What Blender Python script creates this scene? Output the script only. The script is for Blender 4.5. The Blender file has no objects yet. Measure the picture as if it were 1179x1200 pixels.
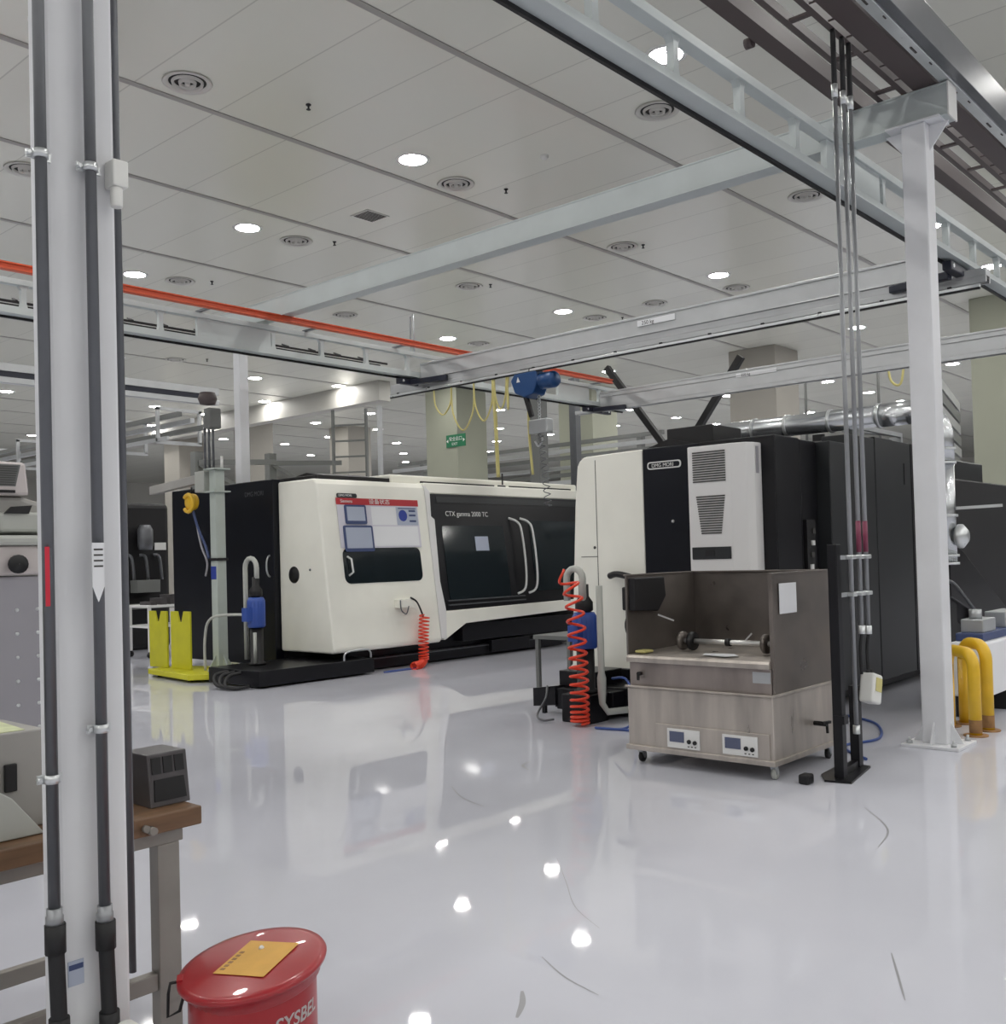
import bpy, bmesh, math, random
from mathutils import Vector, Matrix
random.seed(7)
R = math.radians
scn = bpy.context.scene
COL = scn.collection

# ------------------------------------------------------------------ materials
def lin(r, g, b):
    f = lambda c: (c / 255 / 12.92) if c / 255 <= .04045 else ((c / 255 + .055) / 1.055) ** 2.4
    return (f(r), f(g), f(b), 1)

def mat(name, col, rough=.5, metal=0., noise=0., nscale=6., rnoise=0., spec=.5, coat=0., bump=0., stretch=(1, 1, 1), emit=None, estr=0., streak=None):
    m = bpy.data.materials.new(name); m.use_nodes = True
    nt = m.node_tree; b = nt.nodes['Principled BSDF']
    b.inputs['Base Color'].default_value = col
    b.inputs['Roughness'].default_value = rough
    b.inputs['Metallic'].default_value = metal
    b.inputs['Specular IOR Level'].default_value = spec
    b.inputs['Coat Weight'].default_value = coat
    if emit:
        b.inputs['Emission Color'].default_value = emit; b.inputs['Emission Strength'].default_value = estr
    if noise or rnoise or bump:
        tc = nt.nodes.new('ShaderNodeTexCoord'); mp = nt.nodes.new('ShaderNodeMapping')
        mp.inputs['Scale'].default_value = stretch
        nt.links.new(tc.outputs['Object'], mp.inputs['Vector'])
        n = nt.nodes.new('ShaderNodeTexNoise'); n.inputs['Scale'].default_value = nscale; n.inputs['Detail'].default_value = 6
        nt.links.new(mp.outputs['Vector'], n.inputs['Vector'])
        if noise:
            r = nt.nodes.new('ShaderNodeMapRange'); r.inputs['From Min'].default_value = .3; r.inputs['From Max'].default_value = .7
            r.inputs['To Min'].default_value = 1 - noise; r.inputs['To Max'].default_value = 1 + noise
            nt.links.new(n.outputs['Fac'], r.inputs['Value'])
            mx = nt.nodes.new('ShaderNodeVectorMath'); mx.operation = 'SCALE'
            mx.inputs[0].default_value = col[:3]
            nt.links.new(r.outputs['Result'], mx.inputs['Scale'])
            nt.links.new(mx.outputs['Vector'], b.inputs['Base Color'])
        if rnoise:
            r = nt.nodes.new('ShaderNodeMapRange'); r.inputs['From Min'].default_value = .3; r.inputs['From Max'].default_value = .7
            r.inputs['To Min'].default_value = max(.02, rough - rnoise); r.inputs['To Max'].default_value = rough + rnoise
            nt.links.new(n.outputs['Fac'], r.inputs['Value']); nt.links.new(r.outputs['Result'], b.inputs['Roughness'])
        if bump:
            bp = nt.nodes.new('ShaderNodeBump'); bp.inputs['Strength'].default_value = bump; bp.inputs['Distance'].default_value = .01
            nt.links.new(n.outputs['Fac'], bp.inputs['Height']); nt.links.new(bp.outputs['Normal'], b.inputs['Normal'])
    return m

M = {}
M['cream'] = mat('cream_enamel', lin(241, 240, 230), .35, noise=.02, nscale=3)
M['white'] = mat('white_paint', lin(225, 225, 223), .4)
M['white_plastic'] = mat('white_plastic', lin(226, 226, 222), .45)
M['ac_grey'] = mat('light_grey_enamel', lin(226, 225, 224), .4)
M['black'] = mat('black_enamel', lin(24, 24, 28), .32, spec=.35, noise=.1, nscale=2)
M['navy'] = mat('blue_black_enamel', lin(19, 21, 29), .3, spec=.35, noise=.08, nscale=2)
M['charcoal'] = mat('charcoal_enamel', lin(46, 48, 50), .34, spec=.4, noise=.06, nscale=2)
M['rubber'] = mat('black_rubber', lin(28, 28, 30), .6)
M['soot'] = mat('matt_black', lin(18, 17, 20), .5, noise=.15, nscale=8)
M['glass'] = mat('dark_machine_glass', lin(30, 38, 42), .08, spec=.6)
M['column'] = mat('grey_column_paint', lin(222, 223, 226), .42, noise=.05, nscale=2.5, rnoise=.06)
M['conduit_light'] = mat('pale_conduit', lin(150, 152, 155), .34, metal=.4, noise=.05, nscale=6)
M['rail_paint'] = mat('grey_rail_paint', lin(186, 193, 193), .42, noise=.05, nscale=2.5, rnoise=.05)
M['post_green'] = mat('pale_green_grey_paint', lin(176, 184, 178), .45, noise=.05, nscale=4)
M['galv'] = mat('galvanised_steel', lin(190, 193, 195), .36, metal=.6, noise=.07, nscale=5, rnoise=.04)
M['zinc'] = mat('bright_zinc', lin(218, 221, 222), .3, metal=.7, noise=.05, nscale=5, rnoise=.03)
M['duct'] = mat('spiral_duct_steel', lin(206, 209, 212), .24, metal=.9)
M['alu'] = mat('extruded_aluminium', lin(186, 188, 190), .38, metal=.55, noise=.04, nscale=4)
M['steel'] = mat('stained_stainless', lin(190, 182, 174), .36, metal=.6, noise=.2, nscale=2.6, rnoise=.1, stretch=(3, 3, .45))
M['steel_mid'] = mat('dull_stainless', lin(160, 150, 145), .38, metal=.62, noise=.2, nscale=2.6, rnoise=.1, stretch=(2, 2, .6))
M['steel_dark'] = mat('oily_stainless', lin(122, 115, 110), .38, metal=.65, noise=.18, nscale=3.0, rnoise=.12)
M['chrome'] = mat('ground_steel', lin(222, 221, 219), .3, metal=.7)
M['conduit'] = mat('grey_conduit', lin(104, 106, 110), .32, metal=.5, noise=.06, nscale=6)
M['bench_steel'] = mat('worn_steel_leg', lin(150, 146, 140), .45, metal=.4, noise=.1, nscale=5)
M['cast'] = mat('oiled_cast_iron', lin(92, 89, 91), .35, metal=.4, noise=.15, nscale=9)
M['wood'] = mat('oily_hardwood', lin(112, 84, 60), .5, noise=.35, nscale=4, stretch=(.6, 6, 6))
M['orange'] = mat('orange_conductor', lin(205, 84, 48), .45)
M['hose_red'] = mat('red_orange_hose', lin(232, 70, 42), .35)
M['hose_blue'] = mat('blue_air_line', lin(58, 84, 150), .4)
M['red'] = mat('red_safety_paint', lin(158, 34, 41), .3, noise=.07, nscale=5, coat=.3)
M['red_tape'] = mat('red_tape', lin(205, 40, 62), .5)
M['label_yellow'] = mat('yellow_label', lin(214, 164, 74), .55, noise=.08, nscale=12)
M['yellow'] = mat('safety_yellow', lin(228, 184, 44), .4, noise=.08, nscale=5)
M['lime'] = mat('yellow_green_paint', lin(204, 200, 42), .45, noise=.06, nscale=4)
M['rust'] = mat('scuffed_rust', lin(150, 112, 70), .6, noise=.3, nscale=12)
M['cable_yellow'] = mat('pale_yellow_cable', lin(206, 196, 128), .5)
M['hoist'] = mat('hoist_blue', lin(28, 70, 122), .35)
M['truck'] = mat('dark_navy_truck', lin(26, 30, 46), .4)
M['pump_blue'] = mat('pump_blue', lin(52, 82, 160), .4)
M['tray_dark'] = mat('dark_brown_tray', lin(76, 66, 66), .5)
M['concrete'] = mat('green_beige_wall_paint', lin(160, 162, 146), .6, noise=.03, nscale=1)
M['concrete_warm'] = mat('warm_grey_wall_paint', lin(158, 154, 146), .6, noise=.03, nscale=1)
M['wall'] = mat('pale_wall_panel', lin(214, 212, 205), .6, noise=.03, nscale=.6)
M['bulkhead'] = mat('bulkhead_paint', lin(170, 168, 162), .5)
M['paper'] = mat('white_paper', lin(232, 233, 236), .6)
M['paper_green'] = mat('green_tinted_paper', lin(206, 212, 170), .6, noise=.15, nscale=18)
M['banner'] = mat('banner_red', lin(184, 48, 56), .5)
M['frame_blue'] = mat('document_frame_blue', lin(62, 76, 118), .45)
M['frame_paper'] = mat('grey_blue_paper', lin(176, 184, 202), .5)
M['board'] = mat('lilac_white_board', lin(214, 212, 222), .4)
M['sign_blue'] = mat('mandatory_blue', lin(42, 62, 150), .45)
M['sign_green'] = mat('exit_green', lin(24, 110, 72), .5)
M['lcd'] = mat('grey_blue_display', lin(92, 98, 122), .25)
M['left_grey'] = mat('lilac_grey_enamel', lin(158, 156, 162), .4, noise=.03, nscale=2)
M['pale_warm'] = mat('warm_white_enamel', lin(200, 192, 190), .4)
M['sheet'] = mat('grey_painted_sheet', lin(160, 158, 154), .45, noise=.07, nscale=3)
M['sheet_pale'] = mat('pale_green_grey_sheet', lin(178, 180, 174), .45, noise=.05, nscale=3)
M['grille'] = mat('grille_shadow_grey', lin(70, 68, 66), .6)
M['olive'] = mat('olive_cabinet', lin(150, 150, 72), .5)
M['rack'] = mat('dull_rack_steel', lin(110, 112, 110), .5)
M['vent'] = mat('vent_white', lin(204, 202, 197), .45)
M['vent_dark'] = mat('vent_throat', lin(24, 24, 24), .7)
M['strip'] = mat('ceiling_joint_grey', lin(160, 157, 153), .5)
M['scuff'] = mat('tyre_scuff', lin(150, 150, 154), .4)
M['lamp'] = mat('lit_diffuser', (1, 1, 1, 1), .5, emit=(1, .985, .95, 1), estr=116)
M['tube'] = mat('lit_tube', (1, 1, 1, 1), .5, emit=(1, 1, 1, 1), estr=9)
M['pink'] = mat('pink_sleeve', lin(128, 54, 80), .4)
M['tan'] = mat('tan_board', lin(176, 132, 88), .6)

# floor: pale grey epoxy with soft gloss variation
def floor_mat():
    m = bpy.data.materials.new('pale_epoxy'); m.use_nodes = True
    nt = m.node_tree; b = nt.nodes['Principled BSDF']
    tc = nt.nodes.new('ShaderNodeTexCoord')
    n = nt.nodes.new('ShaderNodeTexNoise'); n.inputs['Scale'].default_value = .55; n.inputs['Detail'].default_value = 8; n.inputs['Roughness'].default_value = .6
    n2 = nt.nodes.new('ShaderNodeTexNoise'); n2.inputs['Scale'].default_value = 2.2; n2.inputs['Detail'].default_value = 5
    for q in (n, n2): nt.links.new(tc.outputs['Object'], q.inputs['Vector'])
    cr = nt.nodes.new('ShaderNodeValToRGB')
    cr.color_ramp.elements[0].position = .3; cr.color_ramp.elements[0].color = lin(200, 201, 211)
    cr.color_ramp.elements[1].position = .7; cr.color_ramp.elements[1].color = lin(207, 208, 217)
    nt.links.new(n.outputs['Fac'], cr.inputs['Fac']); nt.links.new(cr.outputs['Color'], b.inputs['Base Color'])
    r = nt.nodes.new('ShaderNodeMapRange'); r.inputs['From Min'].default_value = .35; r.inputs['From Max'].default_value = .65
    r.inputs['To Min'].default_value = .02; r.inputs['To Max'].default_value = .04
    nt.links.new(n2.outputs['Fac'], r.inputs['Value']); nt.links.new(r.outputs['Result'], b.inputs['Roughness'])
    bp = nt.nodes.new('ShaderNodeBump'); bp.inputs['Strength'].default_value = .02; bp.inputs['Distance'].default_value = .02
    nt.links.new(n.outputs['Fac'], bp.inputs['Height']); nt.links.new(bp.outputs['Normal'], b.inputs['Normal'])
    b.inputs['Specular IOR Level'].default_value = .15
    return m
M['floor'] = floor_mat()

# ceiling: satin metal panels, thin joints every 1.165 m across X
def ceiling_mat():
    m = bpy.data.materials.new('satin_ceiling_panels'); m.use_nodes = True
    nt = m.node_tree; b = nt.nodes['Principled BSDF']
    tc = nt.nodes.new('ShaderNodeTexCoord'); sx = nt.nodes.new('ShaderNodeSeparateXYZ')
    nt.links.new(tc.outputs['Object'], sx.inputs['Vector'])
    def math_(op, a, v=None, v2=None):
        k = nt.nodes.new('ShaderNodeMath'); k.operation = op
        for i, q in enumerate((a, v, v2)):
            if q is None: continue
            if isinstance(q, (int, float)): k.inputs[i].default_value = q
            else: nt.links.new(q, k.inputs[i])
        return k.outputs[0]
    f = math_('FRACT', math_('DIVIDE', math_('SUBTRACT', sx.outputs['X'], 7.39 - 1.165 * 40 - .011), 1.165))
    line = math_('LESS_THAN', f, .017)
    cell = math_('FLOOR', math_('DIVIDE', math_('SUBTRACT', sx.outputs['X'], 7.39 - 1.165 * 40 - .011), 1.165))
    wn = nt.nodes.new('ShaderNodeTexWhiteNoise'); wn.noise_dimensions = '1D'
    nt.links.new(cell, wn.inputs['W'])
    v = math_('MULTIPLY_ADD', wn.outputs['Value'], .05, .975)
    v = math_('MULTIPLY', v, math_('MULTIPLY_ADD', line, -.24, 1.))
    mx = nt.nodes.new('ShaderNodeVectorMath'); mx.operation = 'SCALE'; mx.inputs[0].default_value = lin(222, 222, 212)[:3]
    nt.links.new(v, mx.inputs['Scale']); nt.links.new(mx.outputs['Vector'], b.inputs['Base Color'])
    b.inputs['Roughness'].default_value = .22
    b.inputs['Specular IOR Level'].default_value = .5
    return m
M['ceiling'] = ceiling_mat()

# ------------------------------------------------------------------ mesh helpers
class MB:
    def __init__(s): s.bm = bmesh.new()
    def _m(s, fs, mi, smooth=False):
        for f in fs: f.material_index = mi; f.smooth = smooth
    def box(s, x0, x1, y0, y1, z0, z1, mi=0):
        P = [(x0, y0, z0), (x1, y0, z0), (x1, y1, z0), (x0, y1, z0), (x0, y0, z1), (x1, y0, z1), (x1, y1, z1), (x0, y1, z1)]
        v = [s.bm.verts.new(p) for p in P]
        s._m([s.bm.faces.new([v[i] for i in q]) for q in ((3, 2, 1, 0), (4, 5, 6, 7), (0, 1, 5, 4), (1, 2, 6, 5), (2, 3, 7, 6), (3, 0, 4, 7))], mi)
        return s
    def bar(s, p, q, w, h, mi=0, up=(0, 0, 1)):
        p, q = Vector(p), Vector(q); d = (q - p).normalized(); u = Vector(up)
        if abs(d.dot(u)) > .95: u = Vector((1, 0, 0))
        a = d.cross(u).normalized() * (w / 2); b = a.cross(d).normalized() * (h / 2)
        v = [s.bm.verts.new(c + i * a + j * b) for c in (p, q) for i, j in ((-1, -1), (1, -1), (1, 1), (-1, 1))]
        s._m([s.bm.faces.new([v[i] for i in k]) for k in ((0, 1, 2, 3), (7, 6, 5, 4), (0, 4, 5, 1), (1, 5, 6, 2), (2, 6, 7, 3), (3, 7, 4, 0))], mi)
        return s
    def prism(s, poly, axis, a0, a1, mi=0):
        def P(u, v, a): return {'x': (a, u, v), 'y': (u, a, v), 'z': (u, v, a)}[axis]
        A = [s.bm.verts.new(P(u, v, a0)) for u, v in poly]; B = [s.bm.verts.new(P(u, v, a1)) for u, v in poly]
        fs = [s.bm.faces.new(A[::-1]), s.bm.faces.new(B)]; n = len(poly)
        fs += [s.bm.faces.new((A[i], A[(i + 1) % n], B[(i + 1) % n], B[i])) for i in range(n)]
        s._m(fs, mi); return s
    def tube(s, pts, r, seg=10, mi=0, cap=True, closed=False):
        pts = [Vector(p) for p in pts]; n = len(pts); rings = []; prev = None
        rr = r if isinstance(r, (list, tuple)) else [r] * n
        for i, p in enumerate(pts):
            d = (pts[min(i + 1, n - 1)] - pts[max(i - 1, 0)])
            d = d.normalized() if d.length > 1e-9 else Vector((0, 0, 1))
            if prev is None:
                u = Vector((0, 0, 1)) if abs(d.z) < .9 else Vector((1, 0, 0)); a = d.cross(u).normalized()
            else:
                a = (prev - d * prev.dot(d)); a = a.normalized() if a.length > 1e-6 else d.orthogonal().normalized()
            prev = a; b = d.cross(a)
            rings.append([s.bm.verts.new(p + rr[i] * (math.cos(2 * math.pi * k / seg) * a + math.sin(2 * math.pi * k / seg) * b)) for k in range(seg)])
        fs = []
        for i in range(n - 1):
            for k in range(seg):
                fs.append(s.bm.faces.new((rings[i][k], rings[i][(k + 1) % seg], rings[i + 1][(k + 1) % seg], rings[i + 1][k])))
        s._m(fs, mi, True)
        if cap:
            s._m([s.bm.faces.new(rings[0][::-1]), s.bm.faces.new(rings[-1])], mi)
        return s
    def cyl(s, p, q, r, seg=20, mi=0): return s.tube([p, q], r, seg, mi)
    def turn(s, prof, c, seg=32, mi=0, axis='z', cap=True):
        rings = []
        for r, h in prof:
            ring = []
            for k in range(seg):
                t = 2 * math.pi * k / seg; u, v = r * math.cos(t), r * math.sin(t)
                o = {'z': (u, v, h), 'x': (h, u, v), 'y': (v, h, u)}[axis]
                ring.append(s.bm.verts.new(Vector(c) + Vector(o)))
            rings.append(ring)
        fs = []
        for i in range(len(rings) - 1):
            for k in range(seg):
                fs.append(s.bm.faces.new((rings[i][k], rings[i][(k + 1) % seg], rings[i + 1][(k + 1) % seg], rings[i + 1][k])))
        s._m(fs, mi, True)
        if cap: s._m([s.bm.faces.new(rings[0][::-1]), s.bm.faces.new(rings[-1])], mi)
        return s
    def ball(s, c, r, seg=12, mi=0):
        return s.turn([(max(.001, r * math.sin(math.pi * i / seg)), -r * math.cos(math.pi * i / seg)) for i in range(seg + 1)], c, seg * 2, mi)
    def move(s, fn):
        for v in s.bm.verts: v.co = Vector(fn(v.co))
        return s
    def build(s, name, mats, parent=None, bevel=0., seg=2):
        bmesh.ops.recalc_face_normals(s.bm, faces=s.bm.faces)
        o_ = Vector((0, 0, 0)); q = parent
        while q is not None: o_ += q.location; q = q.parent
        if parent is None and s.origin is not None: o_ = Vector(s.origin)
        for v in s.bm.verts: v.co -= o_
        me = bpy.data.meshes.new(name); s.bm.to_mesh(me); s.bm.free()
        for m in (mats if isinstance(mats, (list, tuple)) else [mats]): me.materials.append(M[m])
        o = bpy.data.objects.new(name, me); COL.objects.link(o)
        if parent is not None: o.parent = parent
        else: o.location = o_
        if bevel:
            b = o.modifiers.new('edge', 'BEVEL'); b.width = bevel; b.segments = seg; b.limit_method = 'ANGLE'; b.angle_limit = R(40)
            b.harden_normals = False
        return o
    origin = None

def tag(o, label, cat, group=None, kind=None):
    if label: o['label'] = label
    if cat: o['category'] = cat
    if group: o['group'] = group
    if kind: o['kind'] = kind
    return o

def thing(name, loc, label, cat, group=None):
    o = bpy.data.objects.new(name, None); COL.objects.link(o); o.location = loc; o.empty_display_size = .2
    return tag(o, label, cat, group, 'thing')

def struct(o): o['kind'] = 'structure'; return o

def dup(root, loc, label=None, group=None):
    r = root.copy(); COL.objects.link(r); r.location = loc
    if label: r['label'] = label
    if group: r['group'] = group
    for ch in list(root.children):
        c = ch.copy(); COL.objects.link(c); c.parent = r
        for g in list(ch.children):
            d = g.copy(); COL.objects.link(d); d.parent = c
    return r

def text(name, body, loc, right, up, size, m, parent=None, extrude=.001, align='LEFT', shear=0., xs=1.):
    cu = bpy.data.curves.new(name, 'FONT'); cu.body = body; cu.size = size; cu.extrude = extrude; cu.align_x = align; cu.shear = shear
    t = bpy.data.objects.new(name, cu); COL.objects.link(t)
    dg = bpy.context.evaluated_depsgraph_get()
    me = bpy.data.meshes.new_from_object(t.evaluated_get(dg))
    bpy.data.objects.remove(t); bpy.data.curves.remove(cu)
    X, Y = Vector(right).normalized(), Vector(up).normalized(); Z = X.cross(Y)
    o_ = Vector((0, 0, 0)); q = parent
    while q is not None: o_ += q.location; q = q.parent
    for v in me.vertices: v.co = Vector(loc) + X * v.co.x * xs + Y * v.co.y + Z * v.co.z - (o_ if parent is not None else Vector(loc))
    me.materials.clear(); me.materials.append(M[m])
    o = bpy.data.objects.new(name, me); COL.objects.link(o)
    if parent is not None: o.parent = parent
    else: o.location = loc
    return o

def arc(c, r, a0, a1, n, e1, e2):
    c, e1, e2 = Vector(c), Vector(e1), Vector(e2)
    return [c + r * (math.cos(a0 + (a1 - a0) * i / n) * e1 + math.sin(a0 + (a1 - a0) * i / n) * e2) for i in range(n + 1)]

def spline(pts, n=8):
    P = [Vector(p) for p in pts]; out = []
    for i in range(len(P) - 1):
        p0, p1, p2, p3 = P[max(i - 1, 0)], P[i], P[i + 1], P[min(i + 2, len(P) - 1)]
        for k in range(n):
            t = k / n
            out.append(.5 * ((2 * p1) + (p2 - p0) * t + (2 * p0 - 5 * p1 + 4 * p2 - p3) * t * t + (3 * p1 - p0 - 3 * p2 + p3) * t ** 3))
    return out + [P[-1]]

def coil(axis_pts, r, turns, n=14, grow=None):
    A = spline(axis_pts, 10); L = len(A) - 1; N = int(turns * n); out = []
    for i in range(N + 1):
        t = i / N; f = (grow(t) if grow else t) * L; k = min(int(f), L - 1); p = A[k].lerp(A[k + 1], f - k)
        d = (A[k + 1] - A[k]).normalized(); a = d.orthogonal().normalized(); b = d.cross(a)
        th = 2 * math.pi * turns * t
        out.append(p + r * (math.cos(th) * a + math.sin(th) * b))
    return out

# ------------------------------------------------------------------ camera
H = 1.65
yaw, pit, rol = 8.42931705e-01, 2.00086967e-02, 2.73231269e-02
f = Vector((math.sin(yaw) * math.cos(pit), math.cos(yaw) * math.cos(pit), math.sin(pit)))
r0 = Vector((math.cos(yaw), -math.sin(yaw), 0)); d0 = -r0.cross(f)
rr = math.cos(rol) * r0 + math.sin(rol) * d0; dd = -math.sin(rol) * r0 + math.cos(rol) * d0
cam_d = bpy.data.cameras.new('camera'); cam = bpy.data.objects.new('camera', cam_d); COL.objects.link(cam)
cam.matrix_world = Matrix(((rr.x, -dd.x, -f.x, 0), (rr.y, -dd.y, -f.y, 0), (rr.z, -dd.z, -f.z, H), (0, 0, 0, 1)))
cam_d.sensor_fit = 'HORIZONTAL'; cam_d.sensor_width = 36; cam_d.lens = 36 * 1179.11 / 1179
cam_d.shift_y = 30 / 1179
cam_d.clip_end = 300
scn.camera = cam

# ------------------------------------------------------------------ the hall
HC = 7.61
struct(MB().box(-30, 72, -30, 66, -.2, 0).build('floor', 'floor'))
struct(MB().box(-30, 72, -30, 66, HC, HC + .2).build('ceiling', 'ceiling'))
struct(MB().box(-30.2, -30, -30, 66, 0, HC).build('wall_left', 'wall'))
struct(MB().box(72, 72.2, -30, 66, 0, HC).build('wall_right', 'wall'))
struct(MB().box(-30, 72, 66, 66.2, 0, HC).build('wall_back', 'wall'))
struct(MB().box(-30, 72, -30.2, -30, 0, HC).build('wall_front', 'wall'))
ys = [-.05, 2.6, 5.35, 8.09, 11.44, 14.2, 17.47, 20.23, 23.5, 26.3, 29.6, 32.4, 35.7, 38.5, 41.8, 44.6]
for i, y in enumerate(ys):
    struct(MB().box(-30, 72, y - .05, y + .05, HC - .012, HC - .0005).build('trim_%d' % (i + 1), 'strip'))
struct(MB().box(22, 22.5, 24.9, 66, 6.95, HC).build('trim_20', 'bulkhead'))       # dropped bulkhead
# concrete columns of the building
for i, (x, y, w, m) in enumerate([(25.1, 24.4, 1.5, 'concrete'), (29.0, 21.6, 1.5, 'concrete'), (27.7, 14.05, 1.5, 'concrete_warm'),
                                  (26.5, 6.87, 1.5, 'concrete'), (28.9, 34.7, 1.3, 'concrete_warm'), (24.6, 35.8, 1.15, 'concrete_warm'), (22.9, 38.4, 1.2, 'concrete_warm')]):
    struct(MB().box(x - w / 2, x + w / 2, y - w / 2, y + w / 2, 0, HC - .001).build('concrete_column', m, bevel=.02))

# ceiling lights
lm = None
LX = [-16.7, -13.05, -7.7, -4.05, 1.3, 4.95, 10.3, 13.95, 19.3, 23.1, 26.7, 30.2, 34.5, 38.2, 41.6, 45.3]
LY = [-19, -14.8, -10.6, -6.4, -2.1, 2.2, 6.36, 10.77, 15.03, 19.0, 23.62, 26.9, 30.8, 34.3, 37.8, 41.3, 44.8]
lights = [(x, y) for x in LX for y in LY] + [(21.7, 26.6), (21.7, 30.85), (21.7, 34.9), (21.7, 38.93), (18.76, 27.15)]
proto = None
for (x, y) in lights:
    if 21.9 < x < 24 and y > 24 or (x < 4 and y > 20) or (x > 31 and y < -3): continue
    if any(abs(x - a) < 1.05 and abs(y - b) < 1.05 for a, b in ((25.1, 24.4), (29, 21.6), (27.7, 14.05), (26.5, 6.87), (28.9, 34.7), (24.6, 35.8), (22.9, 38.4))): continue
    if (x, y) in ((1.3, 2.2), (1.3, -2.1), (19.3, 23.62), (19.3, 26.9)): continue
    if proto is None:
        b = MB(); b.turn([(.205, -.012), (.245, -.014), (.262, -.004), (.262, 0)], (0, 0, 0), 28, 1, cap=False)
        b.turn([(.001, -.008), (.205, -.008)], (0, 0, 0), 28, 0, cap=False)
        b.origin = (0, 0, 0)
        proto = b.build('ceiling_light', ['lamp', 'white'])
        o = proto
    else:
        o = proto.copy(); COL.objects.link(o)
    o.location = (x, y, HC)
    tag(o, 'round recessed downlight glowing white in the panelled ceiling', 'ceiling light', 'recessed ceiling downlights', 'thing')

# round air diffusers
proto = None
for (x, y) in [(6.68, 10.95), (11.5, 7.26), (11.45, 11.0), (11.35, 15.03), (11.2, 18.8), (15.95, 15.0), (16.1, 11.04), (16.07, 7.27),
               (20.5, 11.0), (20.4, 14.9), (20.3, 13.05), (15.35, 26.1), (6.45, 15.03), (11.2, 22.7), (6.5, 18.8), (15.6, 18.8), (20.4, 18.9)]:
    if proto is None:
        b = MB()
        b.turn([(.27, 0), (.3, -.01), (.29, -.025), (.235, -.012), (.225, 0)], (0, 0, 0), 32, 0, cap=False)
        b.turn([(.195, -.004), (.185, -.045), (.162, -.02), (.158, -.003)], (0, 0, 0), 32, 0, cap=False)
        b.turn([(.11, -.004), (.1, -.05), (.08, -.03), (.076, -.003)], (0, 0, 0), 32, 0, cap=False)
        b.turn([(.001, -.05), (.03, -.05), (.035, -.003)], (0, 0, 0), 16, 0, cap=False)
        b.turn([(.001, -.002), (.24, -.002)], (0, 0, 0), 32, 1, cap=False)
        b.origin = (0, 0, 0); proto = b.build('air_vent', ['vent', 'vent_dark']); o = proto
    else:
        o = proto.copy(); COL.objects.link(o)
    o.location = (x, y, HC)
    tag(o, 'round air diffuser of concentric rings set in the panelled ceiling', 'vent', 'round ceiling diffusers', 'thing')
b = MB(); b.box(11.2, 11.7, 12.85, 13.3, HC - .012, HC - .001, 0)
for k in range(9): b.box(11.24, 11.66, 12.89 + k * .043, 12.91 + k * .043, HC - .018, HC - .011, 1)
tag(b.build('return_air_vent', ['vent', 'grille']), 'square slatted return air grille between two rows of round diffusers', 'vent', kind='thing')
# sprinkler heads
proto = None
for (x, y) in [(8.1, 10.4), (11.9, 14.6), (12.2, 10.6), (12.2, 6.6), (16.3, 10.7), (16.2, 14.6), (11.7, 18.4), (16.0, 25.5), (20.9, 14.4)]:
    if proto is None:
        b = MB(); b.turn([(.035, 0), (.035, -.012), (.014, -.015), (.012, -.06), (.03, -.065), (.03, -.07)], (0, 0, 0), 12, 0)
        b.origin = (0, 0, 0); proto = b.build('ceiling_sprinkler', 'rubber'); o = proto
    else:
        o = proto.copy(); COL.objects.link(o)
    o.location = (x, y, HC)
    tag(o, 'small dark sprinkler head poking down from the ceiling', 'sprinkler', 'ceiling sprinkler heads', 'thing')
b = MB(); b.turn([(.06, 0), (.06, -.03), (.04, -.05), (.001, -.05)], (0, 0, 0), 20, 0, cap=False); b.origin = (0, 0, 0)
o = b.build('smoke_detector', 'white_plastic'); o.location = (11.6, 9.3, HC); tag(o, 'white smoke detector on the ceiling near a downlight', 'smoke detector', kind='thing')

# ------------------------------------------------------------------ crane structure
def crane_column(x, y, w, dpt, h, label, gus=True, mg=.13):
    t = thing('crane_column', (x, y, 0), label, 'column')
    MB().box(x - w / 2, x + w / 2, y - dpt / 2, y + dpt / 2, .02, h).build('shaft', 'column', t, bevel=.012)
    MB().box(x - w / 2 - mg, x + w / 2 + mg, y - dpt / 2 - mg, y + dpt / 2 + mg, 0, .025).build('base_plate', 'column', t, bevel=.004)
    for sx in (-1, 1):
        for sy in (-1, 1):
            bx, by = x + sx * (w / 2 + mg - .055), y + sy * (dpt / 2 + mg - .055)
            b = MB(); b.cyl((bx, by, .025), (bx, by, .075), .012, 8); b.cyl((bx, by, .025), (bx, by, .05), .024, 6)
            b.build('anchor_bolt', 'galv', t)
    for s in (-1, 1):
        MB().prism([(x + s * w / 2, .025), (x + s * (w / 2 + mg - .03), .025), (x + s * w / 2, .2)], 'y', y - .006, y + .006).build('gusset', 'column', t)
        MB().prism([(y + s * dpt / 2, .025), (y + s * (dpt / 2 + mg - .03), .025), (y + s * dpt / 2, .2)], 'x', x - .006, x + .006).build('gusset', 'column', t)
    if gus:
        b = MB()
        for s in (-1, 1): b.prism([(y + s * dpt / 2, h - .22), (y + s * (dpt / 2 + .16), h - .01), (y + s * dpt / 2, h - .01)], 'x', x - .006, x + .006)
        b.box(x - w / 2 - .03, x + w / 2 + .03, y - dpt / 2 - .12, y + dpt / 2 + .12, h, h + .015)
        b.build('head_plate', 'column', t)
    return t
col_r = crane_column(8.632, 2.912, .2, .2, 5.16, 'pale grey steel crane column bolted down beside the yellow hoops')
crane_column(9.3, 13.85, .17, .17, 5.13, 'slim pale grey crane column rising behind the white lathe with control board', False)
col_l = crane_column(1.384, 2.905, .208, .11, 5.16, 'big pale grey crane column carrying two conduits, in front of workbench', False, .09)
b = MB(); b.box(1.452, 1.5, 2.79, 2.848, 2.78, 2.86); b.cyl((1.47, 2.81, 2.72), (1.47, 2.81, 2.78), .018)
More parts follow.
